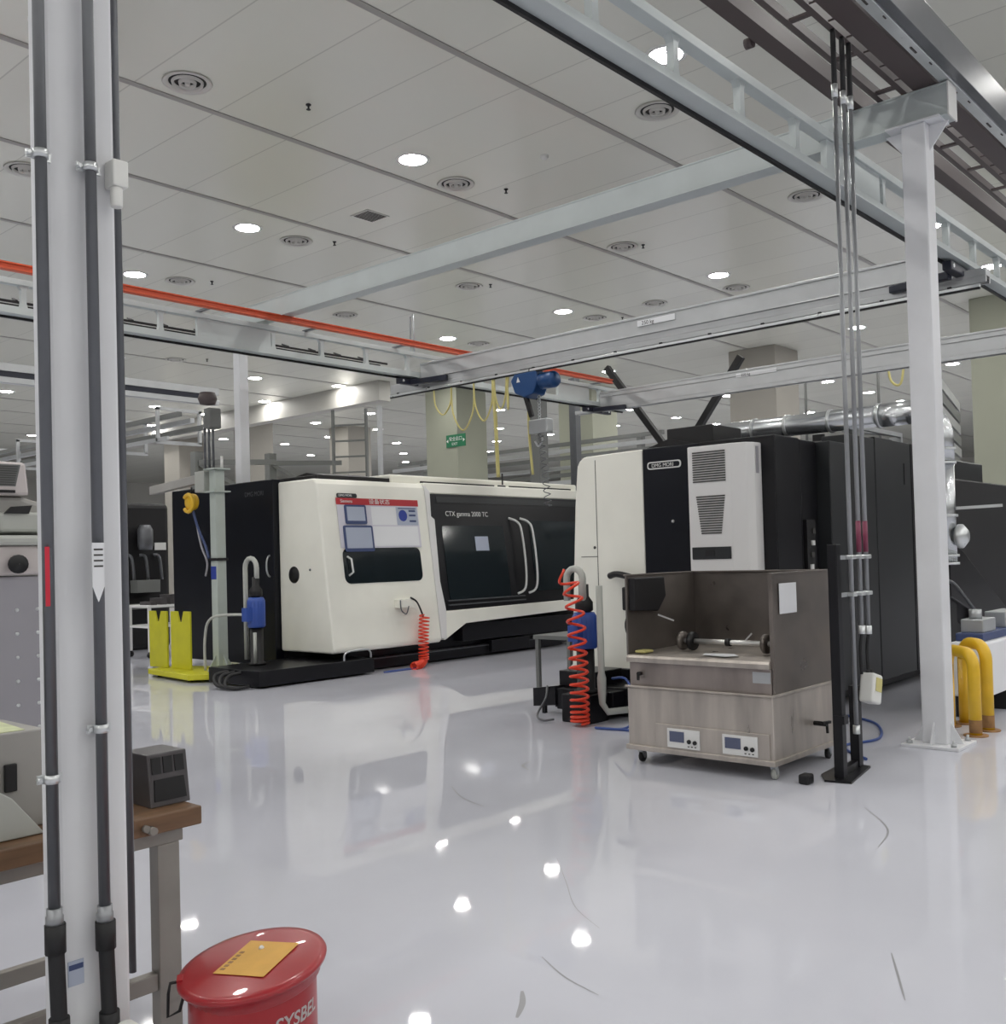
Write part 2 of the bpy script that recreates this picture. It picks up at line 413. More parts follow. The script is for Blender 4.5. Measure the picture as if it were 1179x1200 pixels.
tag(b.build('junction_box', 'white_plastic', bevel=.005), 'small white junction box on the big column\'s edge, high up', 'box', kind='thing')
def conduit(x, y, zlo, label):
    t = thing('conduit', (x, y, 0), label, 'pipe')
    MB().cyl((x, y, zlo + .36), (x, y, 6.2), .0165, 14).build('pipe', 'conduit', t)
    MB().tube([(x, y, zlo + .375), (x, y, zlo + .355), (x, y, zlo + .352), (x, y, zlo + .328)], [.021, .021, .024, .024], 14).build('gland', 'conduit_light', t)
    MB().tube(spline([(x, y, zlo + .33), (x + .004, y, zlo + .2), (x + .008, y - .004, zlo)], 6), .022, 14).build('hose', 'rubber', t)
    for z0, z1 in ((zlo + .25, zlo + .33), (zlo, zlo + .07)):
        xo = x + (.008 if z0 == zlo else .001); MB().cyl((xo, y, z0), (xo, y, z1), .028, 12).build('sleeve', 'rubber', t)
    for z in (1.19 if x > 1.3 else 1.07, 2.82, 4.6):
        b = MB(); b.cyl((x, y, z - .012), (x, y, z + .012), .021, 14); b.box(x - .035, x + .035, y + .012, y + .019, z - .012, z + .012)
        b.cyl((x - .03, y - .0, z), (x - .03, y + .02, z), .006, 8); b.build('clamp', 'zinc', t)
    return t
conduit(1.25, 2.815, .34, 'dark conduit with black hose end along the left edge of the big column')
conduit(1.393, 2.812, .31, 'dark conduit with black hose end on the big column\'s front face')
MB_ = MB(); MB_.cyl((1.52, 2.90, .43), (1.52, 2.90, 6.2), .011, 12)
tag(MB_.build('thin_conduit', 'conduit'), 'thin grey conduit hanging free along the big column\'s right edge', 'pipe', kind='thing')
for (x, y, lab) in ((1.255, 2.815, 'white socket box with green tape below the left conduit'), (1.40, 2.79, 'white socket box below the right conduit on the big column')):
    t = thing('socket_box', (x, y, .2), lab, 'socket box')
    MB().box(x - .06, x + .065, y - .05, y + .02, .12, .345).build('body', 'white_plastic', t, bevel=.02, seg=3)
    MB().box(x - .04, x + .045, y - .056, y - .05, .15, .29).build('cover', 'white', t, bevel=.003)
    if x < 1.3: MB().prism([(x - .062, .25), (x - .03, .345), (x - .01, .345), (x - .045, .22)], 'y', y - .058, y - .0505).build('tape', 'lime', t)
tag(MB().box(1.2335, 1.246, 2.796, 2.798, 1.55, 1.715).build('red_tape_strip', 'red_tape'), 'red tape strip stuck on the left conduit of the big column', 'tape', kind='thing')
b = MB(); b.prism([(1.365, 1.60), (1.382, 1.555), (1.40, 1.60), (1.40, 1.725), (1.365, 1.725)], 'y', 2.789, 2.793)
t = b.build('paper_tag', 'paper'); tag(t, 'white pointed paper tag on the right conduit of the big column', 'label', kind='thing')
b = MB()
for k in range(4): b.box(1.369, 1.396, 2.788, 2.7889, 1.655 + k * .016, 1.66 + k * .016)
b.build('tag_lines', 'grille', t)
t = MB().box(1.30, 1.345, 2.8465, 2.8495, .47, .54).build('sticker', 'frame_paper'); tag(t, 'pale blue sticker low on the big column', 'sticker', kind='thing')
MB().box(1.302, 1.343, 2.8455, 2.8464, .515, .53).build('blue_stripe', 'frame_blue', t)

# girders on the columns (along Y)
def girder(x, y0, y1, z0, z1, label):
    t = thing('cross_girder', (x, (y0 + y1) / 2, z0), label, 'beam'); w = .2
    b = MB(); b.box(x - w / 2, x + w / 2, y0, y1, z1 - .018, z1); b.box(x - w / 2, x + w / 2, y0, y1, z0, z0 + .018)
    b.box(x - .0945, x - .0845, y0, y1, z0 + .018, z1 - .018); b.box(x + .0845, x + .0945, y0, y1, z0 + .018, z1 - .018)
    b.build('beam', 'rail_paint', t, bevel=.004)
    b = MB(); b.box(x - w / 2 - .003, x + w / 2 + .003, y0 - .014, y0, z0 - .01, z1); b.build('end_plate', 'white', t, bevel=.003)
    b = MB(); b.box(x - w / 2 - .03, x - w / 2, y0 + .2, y1, z0 - .012, z0 + .004); b.build('lower_lip', 'rail_paint', t)
    return t
girder(8.66, 2.64, 13.3, 5.176, 5.45, 'long grey box girder crossing the hall from the right column')
girder(1.384, 2.64, 3.9, 5.176, 5.45, 'short grey girder end on top of the big column')

def runway(y, x0, x1, z0, z1, solids, label, slotdark=True):
    t = thing('runway_beam', ((x0 + x1) / 2, y, z0), label, 'beam')
    b = MB(); b.box(x0, x1, y - .05, y + .05, z1 - .07, z1); b.build('top_chord', 'rail_paint', t, bevel=.004)
    b = MB(); b.box(x0, x1, y - .045, y + .045, z0 + .045, z0 + .13); b.box(x0, x1, y - .085, y + .085, z0 + .03, z0 + .0449)
    b.build('bottom_chord', 'rail_paint', t, bevel=.003)
    MB().box(x0, x1, y + .058, y + .085, z0 + .0, z0 + .029).build('trolley_slot', 'soot', t)
    xs = [x0 + .02]; sp = .88
    n = int((x1 - x0) / sp)
    for i in range(n + 1):
        x = x0 + .04 + i * (x1 - x0 - .08) / n
        if any(a < x < c for a, c in solids): continue
        b = MB(); zz0, zz1 = z0 + .13, z1 - .07
        b.prism([(x - .045, zz0), (x + .045, zz0), (x + .03, zz0 + .05), (x + .03, zz1 - .05), (x + .06, zz1), (x - .06, zz1), (x - .03, zz1 - .05), (x - .03, zz0 + .05)], 'y', y - .03, y + .03)
        b.build('web_post', 'rail_paint', t)
    for a, c in solids: MB().box(a, c, y - .028, y + .028, z0 + .13, z1 - .07).build('web_plate', 'rail_paint', t)
    return t
runway(3.52, -1.5, 18.5, 4.70, 5.17, [(0.9, 1.9), (8.15, 9.3), (15.9, 16.9)], 'near crane runway rail with open web, crossing to the right column')
runway(12.2, -2, 17.7, 4.66, 5.12, [(7.5, 8.7), (15.4, 16.4)], 'far crane runway rail with open web under the orange conductor')
# light cable ladder riding inside the far runway
t = thing('cable_ladder', (7, 12.36, 4.95), 'thin black cable ladder running along the far runway rail', 'cable tray')
b = MB(); b.box(-2, 11.2, 12.44, 12.46, 4.9, 4.93); b.box(-2, 11.2, 12.62, 12.64, 4.9, 4.93); b.build('side_rail', 'soot', t)
for k in range(26):
    x = -1.8 + k * .5
    MB().bar((x, 12.44, 4.93), (x + .04, 12.64, 5.0), .03, .02).build('rung', 'soot', t)
# orange conductor
t = thing('conductor_rail', (8, 11.75, 5.1), 'long orange conductor rail above the far runway rail', 'rail')
b = MB(); b.box(-2, 16.58, 11.71, 11.79, 5.085, 5.172); b.box(-2, 16.58, 11.69, 11.71, 5.085, 5.105); b.box(-2, 16.58, 11.69, 11.71, 5.152, 5.172)
b.build('rail_body', 'orange', t, bevel=.004)
for k in range(10):
    x = .3 + k * 1.8
    b = MB(); b.box(x, x + .05, 11.79, 12.22, 5.122, 5.15); b.build('bracket', 'conduit', t)
tag(MB().tube([(11.55, 12.16, 5.122), (11.55, 12.16, 5.72), (11.55, 12.16, 5.74), (11.55, 12.24, 5.72), (11.55, 12.24, 5.122)], .016, 8).build('hoop_bracket', 'galv'),
    'thin steel hoop standing on the far end of the nearer bridge crane', 'bracket', kind='thing')

def bridge(x, y0, y1, z0, z1, label, lamp=False, mark=None):
    t = thing('bridge_crane', (x, (y0 + y1) / 2, z0), label, 'crane')
    b = MB(); w = .16
    ya, yb = 3.62, 12.1
    zm = 4.655
    b.box(x - w / 2, x + w / 2, ya, yb, zm, z1)
    if z0 + .07 < zm: b.box(x - w / 2, x + w / 2, y0, y1, z0 + .07, zm)
    b.box(x - w / 2 - .015, x + w / 2 + .015, ya, yb, z1 - .03, z1 + .004)
    b.box(x - w / 2 - .02, x + w / 2 + .02, ya, yb, z0 + .16, z0 + .175)
    zb = min(z0 + .07, zm)
    b.box(x - w / 2, x - w / 2 + .035, y0, y1, zb - .07, zb); b.box(x + w / 2 - .035, x + w / 2, y0, y1, zb - .07, zb)
    b.build('bridge_beam', 'alu', t, bevel=.004)
    b = MB(); b.box(x - w / 2 + .035, x + w / 2 - .035, y0, y1, zb - .04, zb - .0005); b.build('slot', 'soot', t)
    for yy, s in ((3.52, 1), (12.2, -1)):
        if yy < y0: continue
        zt = 4.696 if yy < 5 else 4.656
        e = MB().box(x - .5, x + .38, yy - .05, yy + .05, zt - .097, zt).build('end_truck', 'truck', t, bevel=.012)
        b = MB()
        for q in (-.42, .3):
            b.cyl((x + q, yy - .055, zt - .045), (x + q, yy + .055, zt - .045), .022, 10)
        b.build('roller_pin', 'zinc', e)
        e2 = MB().bar((x - .24, yy + s * .05, 4.6), (x - .1, yy + s * .75, 4.6), .09, .09).build('tie_arm', 'truck', t, bevel=.012)
    return t
br1 = bridge(11.7, 3.25, 12.85, 4.50, 4.92, 'nearer aluminium bridge crane beam, carrying the blue hoist')
b = MB(); b.box(11.60, 11.618, 7.15, 7.75, 4.78, 4.86, 0); b.build('label_plate', 'paper', br1)
text('label_lettering', '250 kg', (11.599, 7.68, 4.795), (0, -1, 0), (0, 0, 1), .075, 'soot', br1)
br2 = bridge(16.75, 2.2, 12.75, 4.70, 4.97, 'farther aluminium bridge crane beam, behind the blue hoist')
b = MB(); b.box(16.65, 16.668, 8.2, 9.0, 4.84, 4.91, 0); b.build('label_plate', 'paper', br2)
text('label_lettering', '250 kg', (16.649, 8.9, 4.85), (0, -1, 0), (0, 0, 1), .07, 'soot', br2)
# glossy track under the bridge
t = thing('festoon_track', (11.58, 8, 4.46), 'bright festoon track slung below the nearer bridge crane', 'track')
MB().box(11.555, 11.60, 3.3, 12.8, 4.44, 4.475).build('track_rail', 'zinc', t, bevel=.004)
MB().box(11.56, 11.595, 3.3, 12.8, 4.42, 4.4395).build('track_gap', 'soot', t)
for k in range(13): MB().box(11.57, 11.595, 3.6 + k * .75, 3.64 + k * .75, 4.4755, 4.5).build('hanger', 'soot', t)
# festoon loops
t = thing('festoon_cable', (11.58, 10.5, 4.4), 'pale yellow festoon cable hanging in loops beneath the nearer bridge crane', 'cable')
ly = [11.75, 11.35, 10.85, 10.45, 10.42, 10.16, 10.12]
dp = [.42, .72, .62, .0, .48, .5]
for i in range(6):
    a, c, d = ly[i], ly[i + 1], dp[i]
    if d == 0: continue
    P = [(11.58, a, 4.42), (11.58, a - .03, 4.42 - d * .6), (11.58, (a + c) / 2, 4.42 - d), (11.58, c + .03, 4.42 - d * .6), (11.58, c, 4.42)]
    MB().tube(spline(P, 6), .014, 8).build('loop', 'cable_yellow', t)
MB().tube(spline([(11.6, 10.45, 4.42), (11.6, 10.42, 3.6), (11.6, 10.4, 2.9)], 6), .03, 8).build('drop_cable', 'cable_yellow', t)
# hoist
t = thing('chain_hoist', (11.7, 9.7, 4.2), 'blue electric chain hoist hanging from the nearer bridge crane', 'hoist')
b = MB(); b.prism([(9.55, 4.44), (9.98, 4.44), (10.06, 4.34), (9.98, 4.14), (9.8, 4.06), (9.62, 4.1), (9.52, 4.3)], 'x', 11.55, 11.85); b.build('housing', 'hoist', t, bevel=.025, seg=3)
b = MB(); b.turn([(.08, 0), (.125, .02), (.125, .26), (.1, .3), (.001, .3)], (11.66, 9.54, 4.28), 20, 0, 'y'); b.move(lambda v: (v.x, 9.54 - (v.y - 9.54), v.z)); b.build('motor', 'hoist', t)
MB().box(11.6, 11.8, 9.62, 9.9, 4.4405, 4.5).build('trolley', 'soot', t)
MB().prism([(9.86, 4.3), (9.93, 4.3), (9.9, 4.38)], 'x', 11.545, 11.5495).build('warning_sticker', 'white', t)
MB().bar((11.7, 9.88, 4.1), (11.7, 9.77, 3.78), .05, .07).build('chain_bag_arm', 'soot', t)
b = MB()
for k in range(12):
    z = 4.06 - k * .045; b.tube(arc((11.7, 9.62, z), .024, 0, 2 * math.pi, 8, (1, 0, 0) if k % 2 else (0, 1, 0), (0, 0, 1)), .008, 6, cap=False)
b.build('chain', 'galv', t)
MB().box(11.62, 11.78, 9.42, 9.78, 3.5, 3.72).build('hook_block', 'galv', t, bevel=.02)
b = MB(); b.tube(spline([(11.7, 9.62, 3.5), (11.7, 9.58, 3.4), (11.7, 9.66, 3.32), (11.7, 9.72, 3.4)], 6), .016, 8); b.build('hook', 'galv', t)
P = coil([(11.7, 9.6, 3.5), (11.7, 9.55, 3.0), (11.7, 9.5, 2.4)], .05, 12)
MB().tube(P, .007, 6).build('control_cable', 'conduit', t)
MB().tube(spline([(11.72, 9.85, 4.1), (11.72, 9.85, 3.5), (11.72, 9.8, 2.9)], 5), .02, 8).build('pendant_cable', 'cable_yellow', t)
# black V braces far behind the machines
for (a, c, lab) in (((18, 12.85, 5.75), (18, 11.2, 3.6), 'black steel brace leaning left above the dark machine cabinet'), ((18, 9.6, 5.5), (18, 10.95, 3.75), 'black steel brace leaning right above the dark machine cabinet')):
    t = thing('steel_brace', ((a[0] + c[0]) / 2, (a[1] + c[1]) / 2, c[2]), lab, 'brace')
    MB().bar(a, c, .12, .10).build('web', 'soot', t)
    b = MB(); va = (Vector(c) - Vector(a)).normalized(); n_ = va.cross(Vector((1, 0, 0))).normalized() * .06
    for s in (-1, 1): b.bar(Vector(a) + s * n_, Vector(c) + s * n_, .12, .012)
    b.build('flange', 'soot', t)
t = thing('brace_stand', (18, 11.05, 0), 'dark steel stand carrying the two black braces behind the machine', 'stand')
MB().box(17.85, 18.15, 10.9, 11.3, 0, 3.72).build('mast', 'soot', t, bevel=.01)
MB().box(17.6, 18.4, 10.7, 11.5, 0, .03).build('foot', 'soot', t)

# overhead services above the right column
t = thing('busbar_trunking', (9, 2.69, 5.5), 'bright zinc busbar trunking running over the right column', 'busbar')
MB().box(-1.5, 18, 2.61, 2.70, 5.455, 5.56).build('casing', 'zinc', t, bevel=.004)
b = MB()
for k in range(18): b.box(.2 + k * .95, .32 + k * .95, 2.65, 2.665, 5.449, 5.4549); b.box(.55 + k * .95, .6 + k * .95, 2.63, 2.64, 5.449, 5.4549)
b.build('plug_slot', 'grille', t)
MB().box(-1.5, 18, 2.53, 2.609, 5.47, 5.75).build('backing_channel', 'conduit', t, bevel=.004)
t = thing('cable_trough', (9, 2.8, 5.5), 'dark blue-grey cable trough beside the zinc busbar', 'cable tray')
b = MB(); b.box(-1.5, 18, 2.72, 2.9, 5.455, 5.47); b.box(-1.5, 18, 2.72, 2.732, 5.47, 5.56); b.box(-1.5, 18, 2.888, 2.9, 5.47, 5.56); b.build('trough', 'tray_dark', t)
t = thing('cable_ladder', (9, 3.1, 5.5), 'dark ladder cable tray high up, resting on the girder by the right column', 'cable tray')
b = MB()
for y in (2.96, 3.16): b.box(-1.5, 18, y, y + .05, 5.455, 5.53)
b.build('side_rail', 'tray_dark', t)
for k in range(24): MB().box(-1.2 + k * .8, -1.15 + k * .8, 3.01, 3.16, 5.46, 5.48).build('rung', 'tray_dark', t)
t = thing('wire_basket_tray', (9, 2.93, 5.47), 'narrow wire basket tray between the ladder tray and trough', 'cable tray')
b = MB()
for k in range(60): b.bar((-1 + k * .32, 2.905, 5.46), (-1 + k * .32, 2.955, 5.46), .012, .01)
b.bar((-1, 2.905, 5.46), (18, 2.905, 5.46), .01, .01); b.build('wires', 'tray_dark', t)
t = thing('steel_channel', (9, 3.4, 5.5), 'dark brown steel channel lying across the girder tops', 'beam')
b = MB(); b.box(-1.5, 18, 3.34, 3.48, 5.455, 5.47); b.box(-1.5, 18, 3.34, 3.352, 5.47, 5.6); b.box(-1.5, 18, 3.468, 3.48, 5.47, 5.6); b.build('channel', 'tray_dark', t)
MB().cyl((6.9, 3.5, 5.47), (6.9, 3.56, 5.47), .04, 12).build('end_knob', 'tray_dark', t)

# three drop conduits and their black frame
t = thing('conduit_stand', (7.2, 3.05, 0), 'black floor frame holding the three drop conduits beside the steel washer', 'frame')
b = MB(); b.prism([(6.83, 3.10), (6.87, 2.92), (7.46, 3.02), (7.50, 3.24), (7.0, 3.2)], 'z', 0, .015); b.build('base_plate', 'black', t)
MB().box(6.93, 7.0, 3.0, 3.07, .015, 1.68).build('post', 'black', t, bevel=.004)
MB().box(7.36, 7.43, 3.06, 3.13, .015, .62).build('post', 'black', t, bevel=.004)
MB().bar((6.97, 3.05, .04), (7.4, 3.1, .04), .05, .05).build('bottom_rail', 'black', t)
MB().bar((6.965, 3.02, .4), (6.965, 3.02, .46), .075, .075).build('collar', 'black', t)
for i, (x, zlo, lab) in enumerate([(7.13, .32, 'first drop conduit, the longest, reaching down near the frame base'), (7.285, 1.03, 'second drop conduit, middle of three, with a pink sleeve'), (7.41, 1.02, 'third drop conduit, nearest the right column, with a pink sleeve')]):
    y = 2.98
    t = thing('drop_conduit', (x, y, zlo), lab, 'pipe', None)
    MB().cyl((x, y, zlo), (x, y, 5.05), .0165, 12).build('pipe', 'conduit_light', t)
    MB().cyl((x, y, 5.0), (x, y, 5.6), .02, 10).build('upper_hose', 'rubber', t)
    MB().tube([(x, y, zlo - .012), (x, y, zlo), (x, y, zlo + .05)], .025, 12).build('end_cap', 'zinc', t)
    MB().cyl((x, y, 4.95), (x, y, 5.05), .023, 12).build('coupling', 'zinc', t)
    if i: MB().cyl((x, y, 1.62), (x, y, 1.85), .0185, 12).build('sleeve', 'pink', t)
    if i: MB().tube(spline([(x, y, zlo), (x + .01, y + .02, .9), (x + .02, y + .02, .72)], 5), .012, 8).build('lead', 'rubber', t)
for z in (1.3, 1.57):
    t = thing('conduit_clamp_bar', (7.2, 3.0, z), 'zinc clamp bar across the three drop conduits, %s' % ('upper one' if z > 1.4 else 'lower one'), 'clamp')
    MB().box(6.95, 7.46, 3.0005, 3.02, z, z + .03).build('bar', 'galv', t)
    for x in (7.13, 7.285, 7.41): MB().box(x - .035, x + .035, 2.95, 3.0, z + .0, z + .03).build('saddle', 'zinc', t, bevel=.006)
t = thing('isolator_switch', (7.42, 3.0, .55), 'white plastic isolator box tilted on the black conduit frame', 'switch')
o = MB(); o.box(-.085, .085, -.06, .05, -.11, .11); o.move(lambda v: (7.43 + v.x * .97 + v.z * .25, 2.99 + v.y, .6 + v.z * .97 - v.x * .25)); o.build('housing', 'white_plastic', t, bevel=.018, seg=3)
o = MB(); o.box(-.05, .06, -.065, -.0605, -.02, .08); o.move(lambda v: (7.43 + v.x * .97 + v.z * .25, 2.99 + v.y, .6 + v.z * .97 - v.x * .25)); o.build('cover_label', 'cable_yellow', t)
for x in (7.4, 7.47): MB().cyl((x, 2.99, .69), (x, 2.99, .74), .018, 10).build('cable_gland', 'rubber', t)
t = MB().box(6.66, 6.76, 3.14, 3.22, .0, .07).build('floor_clamp', 'soot', bevel=.015); tag(t, 'small dark red-black clamp on the floor beside the frame', 'clamp', kind='thing')

# yellow hoop guards
proto = None
for (x0, y0, x1, y1, h, lab) in ((9.58, 3.13, 9.2, 2.79, .76, 'yellow tubular hoop guard next to the right column, the nearer one'), (9.80, 3.06, 9.52, 2.78, .81, 'yellow tubular hoop guard behind the nearer hoop')):
    t = thing('hoop_guard', ((x0 + x1) / 2, (y0 + y1) / 2, 0), lab, 'guard rail')
    p, q = Vector((x0, y0, 0)), Vector((x1, y1, 0)); d = (q - p).normalized(); rad = .14; up = Vector((0, 0, 1)); L = (q - p).length
    P = [p, p + up * (h - rad - .055)] + arc(p + up * (h - rad - .055) + d * rad, rad, math.pi, math.pi / 2, 8, d, up) + arc(q + up * (h - rad - .055) - d * rad, rad, math.pi / 2, 0, 8, d, up) + [q]
    MB().tube(P, .052, 18).build('hoop', 'yellow', t)
    for e in (p, q): MB().cyl((e.x, e.y, 0), (e.x, e.y, .012), .1, 20).build('floor_flange', 'rust', t)
    MB().tube([q + up * .03, q + up * .14], .0528, 18, cap=False).build('worn_patch', 'rust', t)

# ------------------------------------------------------------------ lathe with the control board
def fz(z): return 11.36 + (z - .34) * .131
def sl(b): return b.move(lambda v: (v.x, v.y + fz(v.z), v.z))
def rrect(x0, x1, z0, z1, r, n=4):
    P = []
    for cx, cz, a in ((x1 - r, z0 + r, -90), (x1 - r, z1 - r, 0), (x0 + r, z1 - r, 90), (x0 + r, z0 + r, 180)):
        P += [(cx + r * math.cos(R(a + 90 * k / n)), cz + r * math.sin(R(a + 90 * k / n))) for k in range(n + 1)]
    return P
L = thing('cnc_lathe', (12.3, 12.5, 0), 'white and black CNC lathe with a red-topped status board, left of the aisle', 'lathe')
b = MB(); b.box(9.5, 15.6, 11.72, 13.65, .05, .42); b.box(11.85, 15.6, 11.5, 11.72, .3, .58); b.build('base', 'black', L, bevel=.01)
b = MB(); b.box(7.76, 9.75, 11.28, 12.5, .03, .235); b.build('chip_pan', 'black', L, bevel=.008)
b = MB(); b.box(9.75, 14.6, 11.62, 11.72, .03, .2); b.box(12.6, 13.6, 11.55, 11.72, .06, .26); b.build('front_pan', 'black', L, bevel=.008)
b = MB(); b.box(9.755, 15.5, 11.61, 11.62, .17, .185); b.build('pan_edge', 'conduit', L)
# headstock cover, with a slanted front
b = MB(); b.prism([(fz(.34) + .04, .34), (fz(.39), .39), (fz(2.8), 2.8), (fz(2.87) + .06, 2.88), (12.62, 2.88), (12.62, .34)], 'x', 9.08, 11.24)
b.build('headstock_cover', 'cream', L, bevel=.045, seg=3)
b = MB(); b.box(9.14, 11.2, 12.6, 13.65, .42, 2.84); b.box(11.2, 15.6, 12.0, 13.65, .42, 2.82); b.build('inner_body', 'black', L)
# dark end cabinet
c = MB().box(8.99, 9.14, 12.63, 15.5, .12, 2.93).build('end_cabinet', 'navy', L, bevel=.015)
MB().box(8.985, 8.99, 13.93, 13.945, .14, 2.9).build('seam', 'soot', c)
text('maker_badge', 'DMG MORI', (8.985, 13.35, 2.7), (0, -1, 0), (0, 0, 1), .1, 'conduit', c)
MB().tube(arc((8.98, 12.72, 1.62), .16, -math.pi / 2, math.pi / 2, 8, (-.4, 0, 0), (0, 0, 1)), .014, 8).build('handle', 'galv', c)
b = MB(); b.turn([(.125, 0), (.125, -.006), (.001, -.006)], (9.08, 12.26, 1.48), 24, 0, 'x', cap=False); b.build('access_hole', 'soot', L)
b = MB(); b.ball((9.075, 11.87, 1.55), .018, 6); b.build('lock', 'conduit', L)
# lower dark window in the headstock cover
w = sl(MB().prism(rrect(9.42, 10.98, 1.33, 1.85, .1), 'y', -.006, .03)).build('work_window', 'glass', L)
MB().tube([(9.5, fz(1.73) - .005, 1.73), (9.53, fz(1.7) - .06, 1.69), (9.54, fz(1.5) - .06, 1.5), (9.5, fz(1.46) - .005, 1.45)], .016, 8).build('pull_handle', 'white', w)
# door section: white frame, black door
b = sl(MB().box(11.3, 15.6, .06, .5, 2.72, 2.9)); b.build('top_rail', 'cream', L, bevel=.02)
b = MB(); b.prism([(11.30, .37), (11.33, .37), (11.85, .60), (15.6, .68), (15.6, .86), (11.3, .82)], 'y', .01, .3); sl(b); b.build('lower_apron', 'cream', L, bevel=.015)
b = MB(); b.prism([(11.245, .40), (11.36, .38), (11.42, .84), (11.36, 1.3), (11.40, 2.3), (11.33, 2.35), (11.36, 2.75), (11.245, 2.86)], 'y', .005, .35); sl(b); b.build('door_jamb', 'ac_grey', L, bevel=.01)
dr = sl(MB().box(11.36, 15.55, .03, .2, .83, 2.72)).build('sliding_door', 'black', L, bevel=.01)
b = sl(MB().box(11.5, 15.5, .022, .029, 2.58, 2.68)); b.build('top_strip', 'charcoal', dr)
b = sl(MB().prism(rrect(11.55, 13.05, .98, 2.2, .05), 'y', .02, .0295)); b.build('door_window', 'glass', dr)
b = sl(MB().prism(rrect(13.75, 15.4, 1.05, 2.3, .05), 'y', .02, .0295)); b.build('door_window', 'glass', dr)
for x in (13.22, 13.52):
    P = [(x, .02, 2.34), (x + .12, -.07, 2.27), (x + .17, -.1, 2.1), (x + .17, -.1, 1.5), (x + .12, -.07, 1.12), (x, .02, 1.02)]
    P = [(a, bb + fz(c_), c_) for a, bb, c_ in P]
    MB().tube(spline(P, 5), .02, 8).build('door_handle', 'white', dr)
b = sl(MB().box(12.3, 12.62, .012, .0195, 1.78, 2.02)); b.build('notice', 'frame_paper', dr)
for k in range(2): sl(MB().box(11.5, 13.4, -.0, .0299, .90 + k * .07, .92 + k * .07)).build('door_track', 'conduit', dr)
text('model_lettering', 'CTX gamma 2000 TC', (11.66, fz(2.36) + .012, 2.36), (1, 0, 0), (0, .131, 1), .115, 'white', dr)
# roof parts
b = MB(); b.box(10.75, 15.6, 11.95, 12.9, 2.88, 3.03); b.build('roof_cover', 'cream', L, bevel=.03)
b = MB(); b.box(11.4, 13.2, 11.935, 11.95, 2.905, 2.94); b.box(13.3, 13.5, 11.935, 11.95, 2.905, 2.94); b.box(13.6, 15.4, 11.935, 11.95, 2.905, 2.94); b.build('roof_gap', 'soot', L)
b = MB(); b.box(9.3, 10.74, 11.95, 13.2, 2.885, 2.96); b.prism([(12.0, 2.96), (13.2, 2.96), (12.6, 3.05)], 'x', 9.6, 10.7); b.build('roof_unit', 'soot', L, bevel=.01)
MB().box(13.38, 13.4, 11.9, 11.92, 2.95, 3.15).build('antenna', 'soot', L)
# status board
S = thing('status_board', (10.2, fz(1.85), 1.85), 'lilac-white status board with red header and two framed sheets on the lathe', 'notice board')
sl(MB().box(9.40, 11.02, -.014, -.0065, 1.855, 2.6)).build('board', 'board', S)
sl(MB().box(9.39, 11.04, -.017, -.0145, 2.50, 2.60)).build('header', 'banner', S)
sl(MB().prism(rrect(9.42, 9.80, 2.605, 2.67, .025), 'y', -.016, -.007)).build('maker_plate', 'charcoal', S)
text('maker_lettering', 'DMG MORI', (9.45, fz(2.622) - .0175, 2.622), (1, 0, 0), (0, .131, 1), .05, 'white', S)
text('header_lettering', 'Siemens', (9.47, fz(2.53) - .0185, 2.53), (1, 0, 0), (0, .131, 1), .07, 'white', S)
text('header_lettering', '设备状态', (10.02, fz(2.525) - .0185, 2.525), (1, 0, 0), (0, .131, 1), .085, 'white', S, xs=1.25)
for (x0, x1, z0, z1) in ((9.53, 9.94, 2.21, 2.50), (9.47, 10.03, 1.80, 2.19)):
    fr = MB(); fr.prism(rrect(x0, x1, z0, z1, .03), 'y', -.03, -.0145); fr = sl(fr).build('document_frame', 'frame_blue', S)
    sl(MB().box(x0 + .035, x1 - .035, -.033, -.0305, z0 + .05, z1 - .03)).build('sheet', 'frame_paper', fr)
sl(MB().box(10.05, 10.55, -.0165, -.0145, 2.2, 2.48)).build('poster', 'paper', S)
sl(MB().box(10.05, 10.98, -.0165, -.0145, 1.88, 2.18)).build('poster', 'paper', S)
p = sl(MB().box(10.56, 11.0, -.0165, -.0145, 2.2, 2.48)).build('safety_sheet', 'frame_paper', S)
b = MB(); b.turn([(.09, 0), (.001, 0)], (0, 0, 0), 24, 0, 'y', cap=False); b.move(lambda v: (v.x + 10.69, -.0172, v.z + 2.35)); sl(b).build('mandatory_disc', 'sign_blue', p)
b = MB()
for z in (2.25, 2.34, 2.41): b.box(10.82, 10.96, -.0175, -.0166, z, z + .03)
b.box(10.6, 10.97, -.0175, -.0166, 2.455, 2.47); sl(b).build('sheet_lines', 'frame_blue', p)
# air gun bracket and coil
t = thing('air_gun_holder', (10.5, 11.4, 1.0), 'cream wire holder with air gun on the white lathe\'s front', 'holder')
b = MB(); b.box(10.32, 10.62, -.12, -.002, .93, 1.06); sl(b).build('holder_box', 'cream', t, bevel=.01)
MB().tube(spline([(10.34, 11.33, 1.05), (10.33, 11.3, .9), (10.42, 11.29, .84), (10.5, 11.32, .95)], 5), .01, 8).build('gun', 'conduit', t)
MB().tube(spline([(10.55, 11.33, 1.08), (10.66, 11.3, 1.0), (10.78, 11.3, .78)], 6), .014, 8).build('hose_tail', 'rubber', t)
t = thing('coiled_air_hose', (10.75, 11.3, 0), 'red-orange coiled air hose hanging on the white lathe\'s front', 'hose')
MB().tube(coil([(10.78, 11.27, .8), (10.74, 11.26, .5), (10.72, 11.25, .12)], .075, 13, grow=lambda t_: t_ ** .8), .012, 6).build('coil', 'hose_red', t)
MB().tube(coil([(10.74, 11.28, .1), (10.6, 11.2, .06), (10.42, 11.16, .05)], .055, 12), .013, 6).build('bundle', 'hose_red', t)
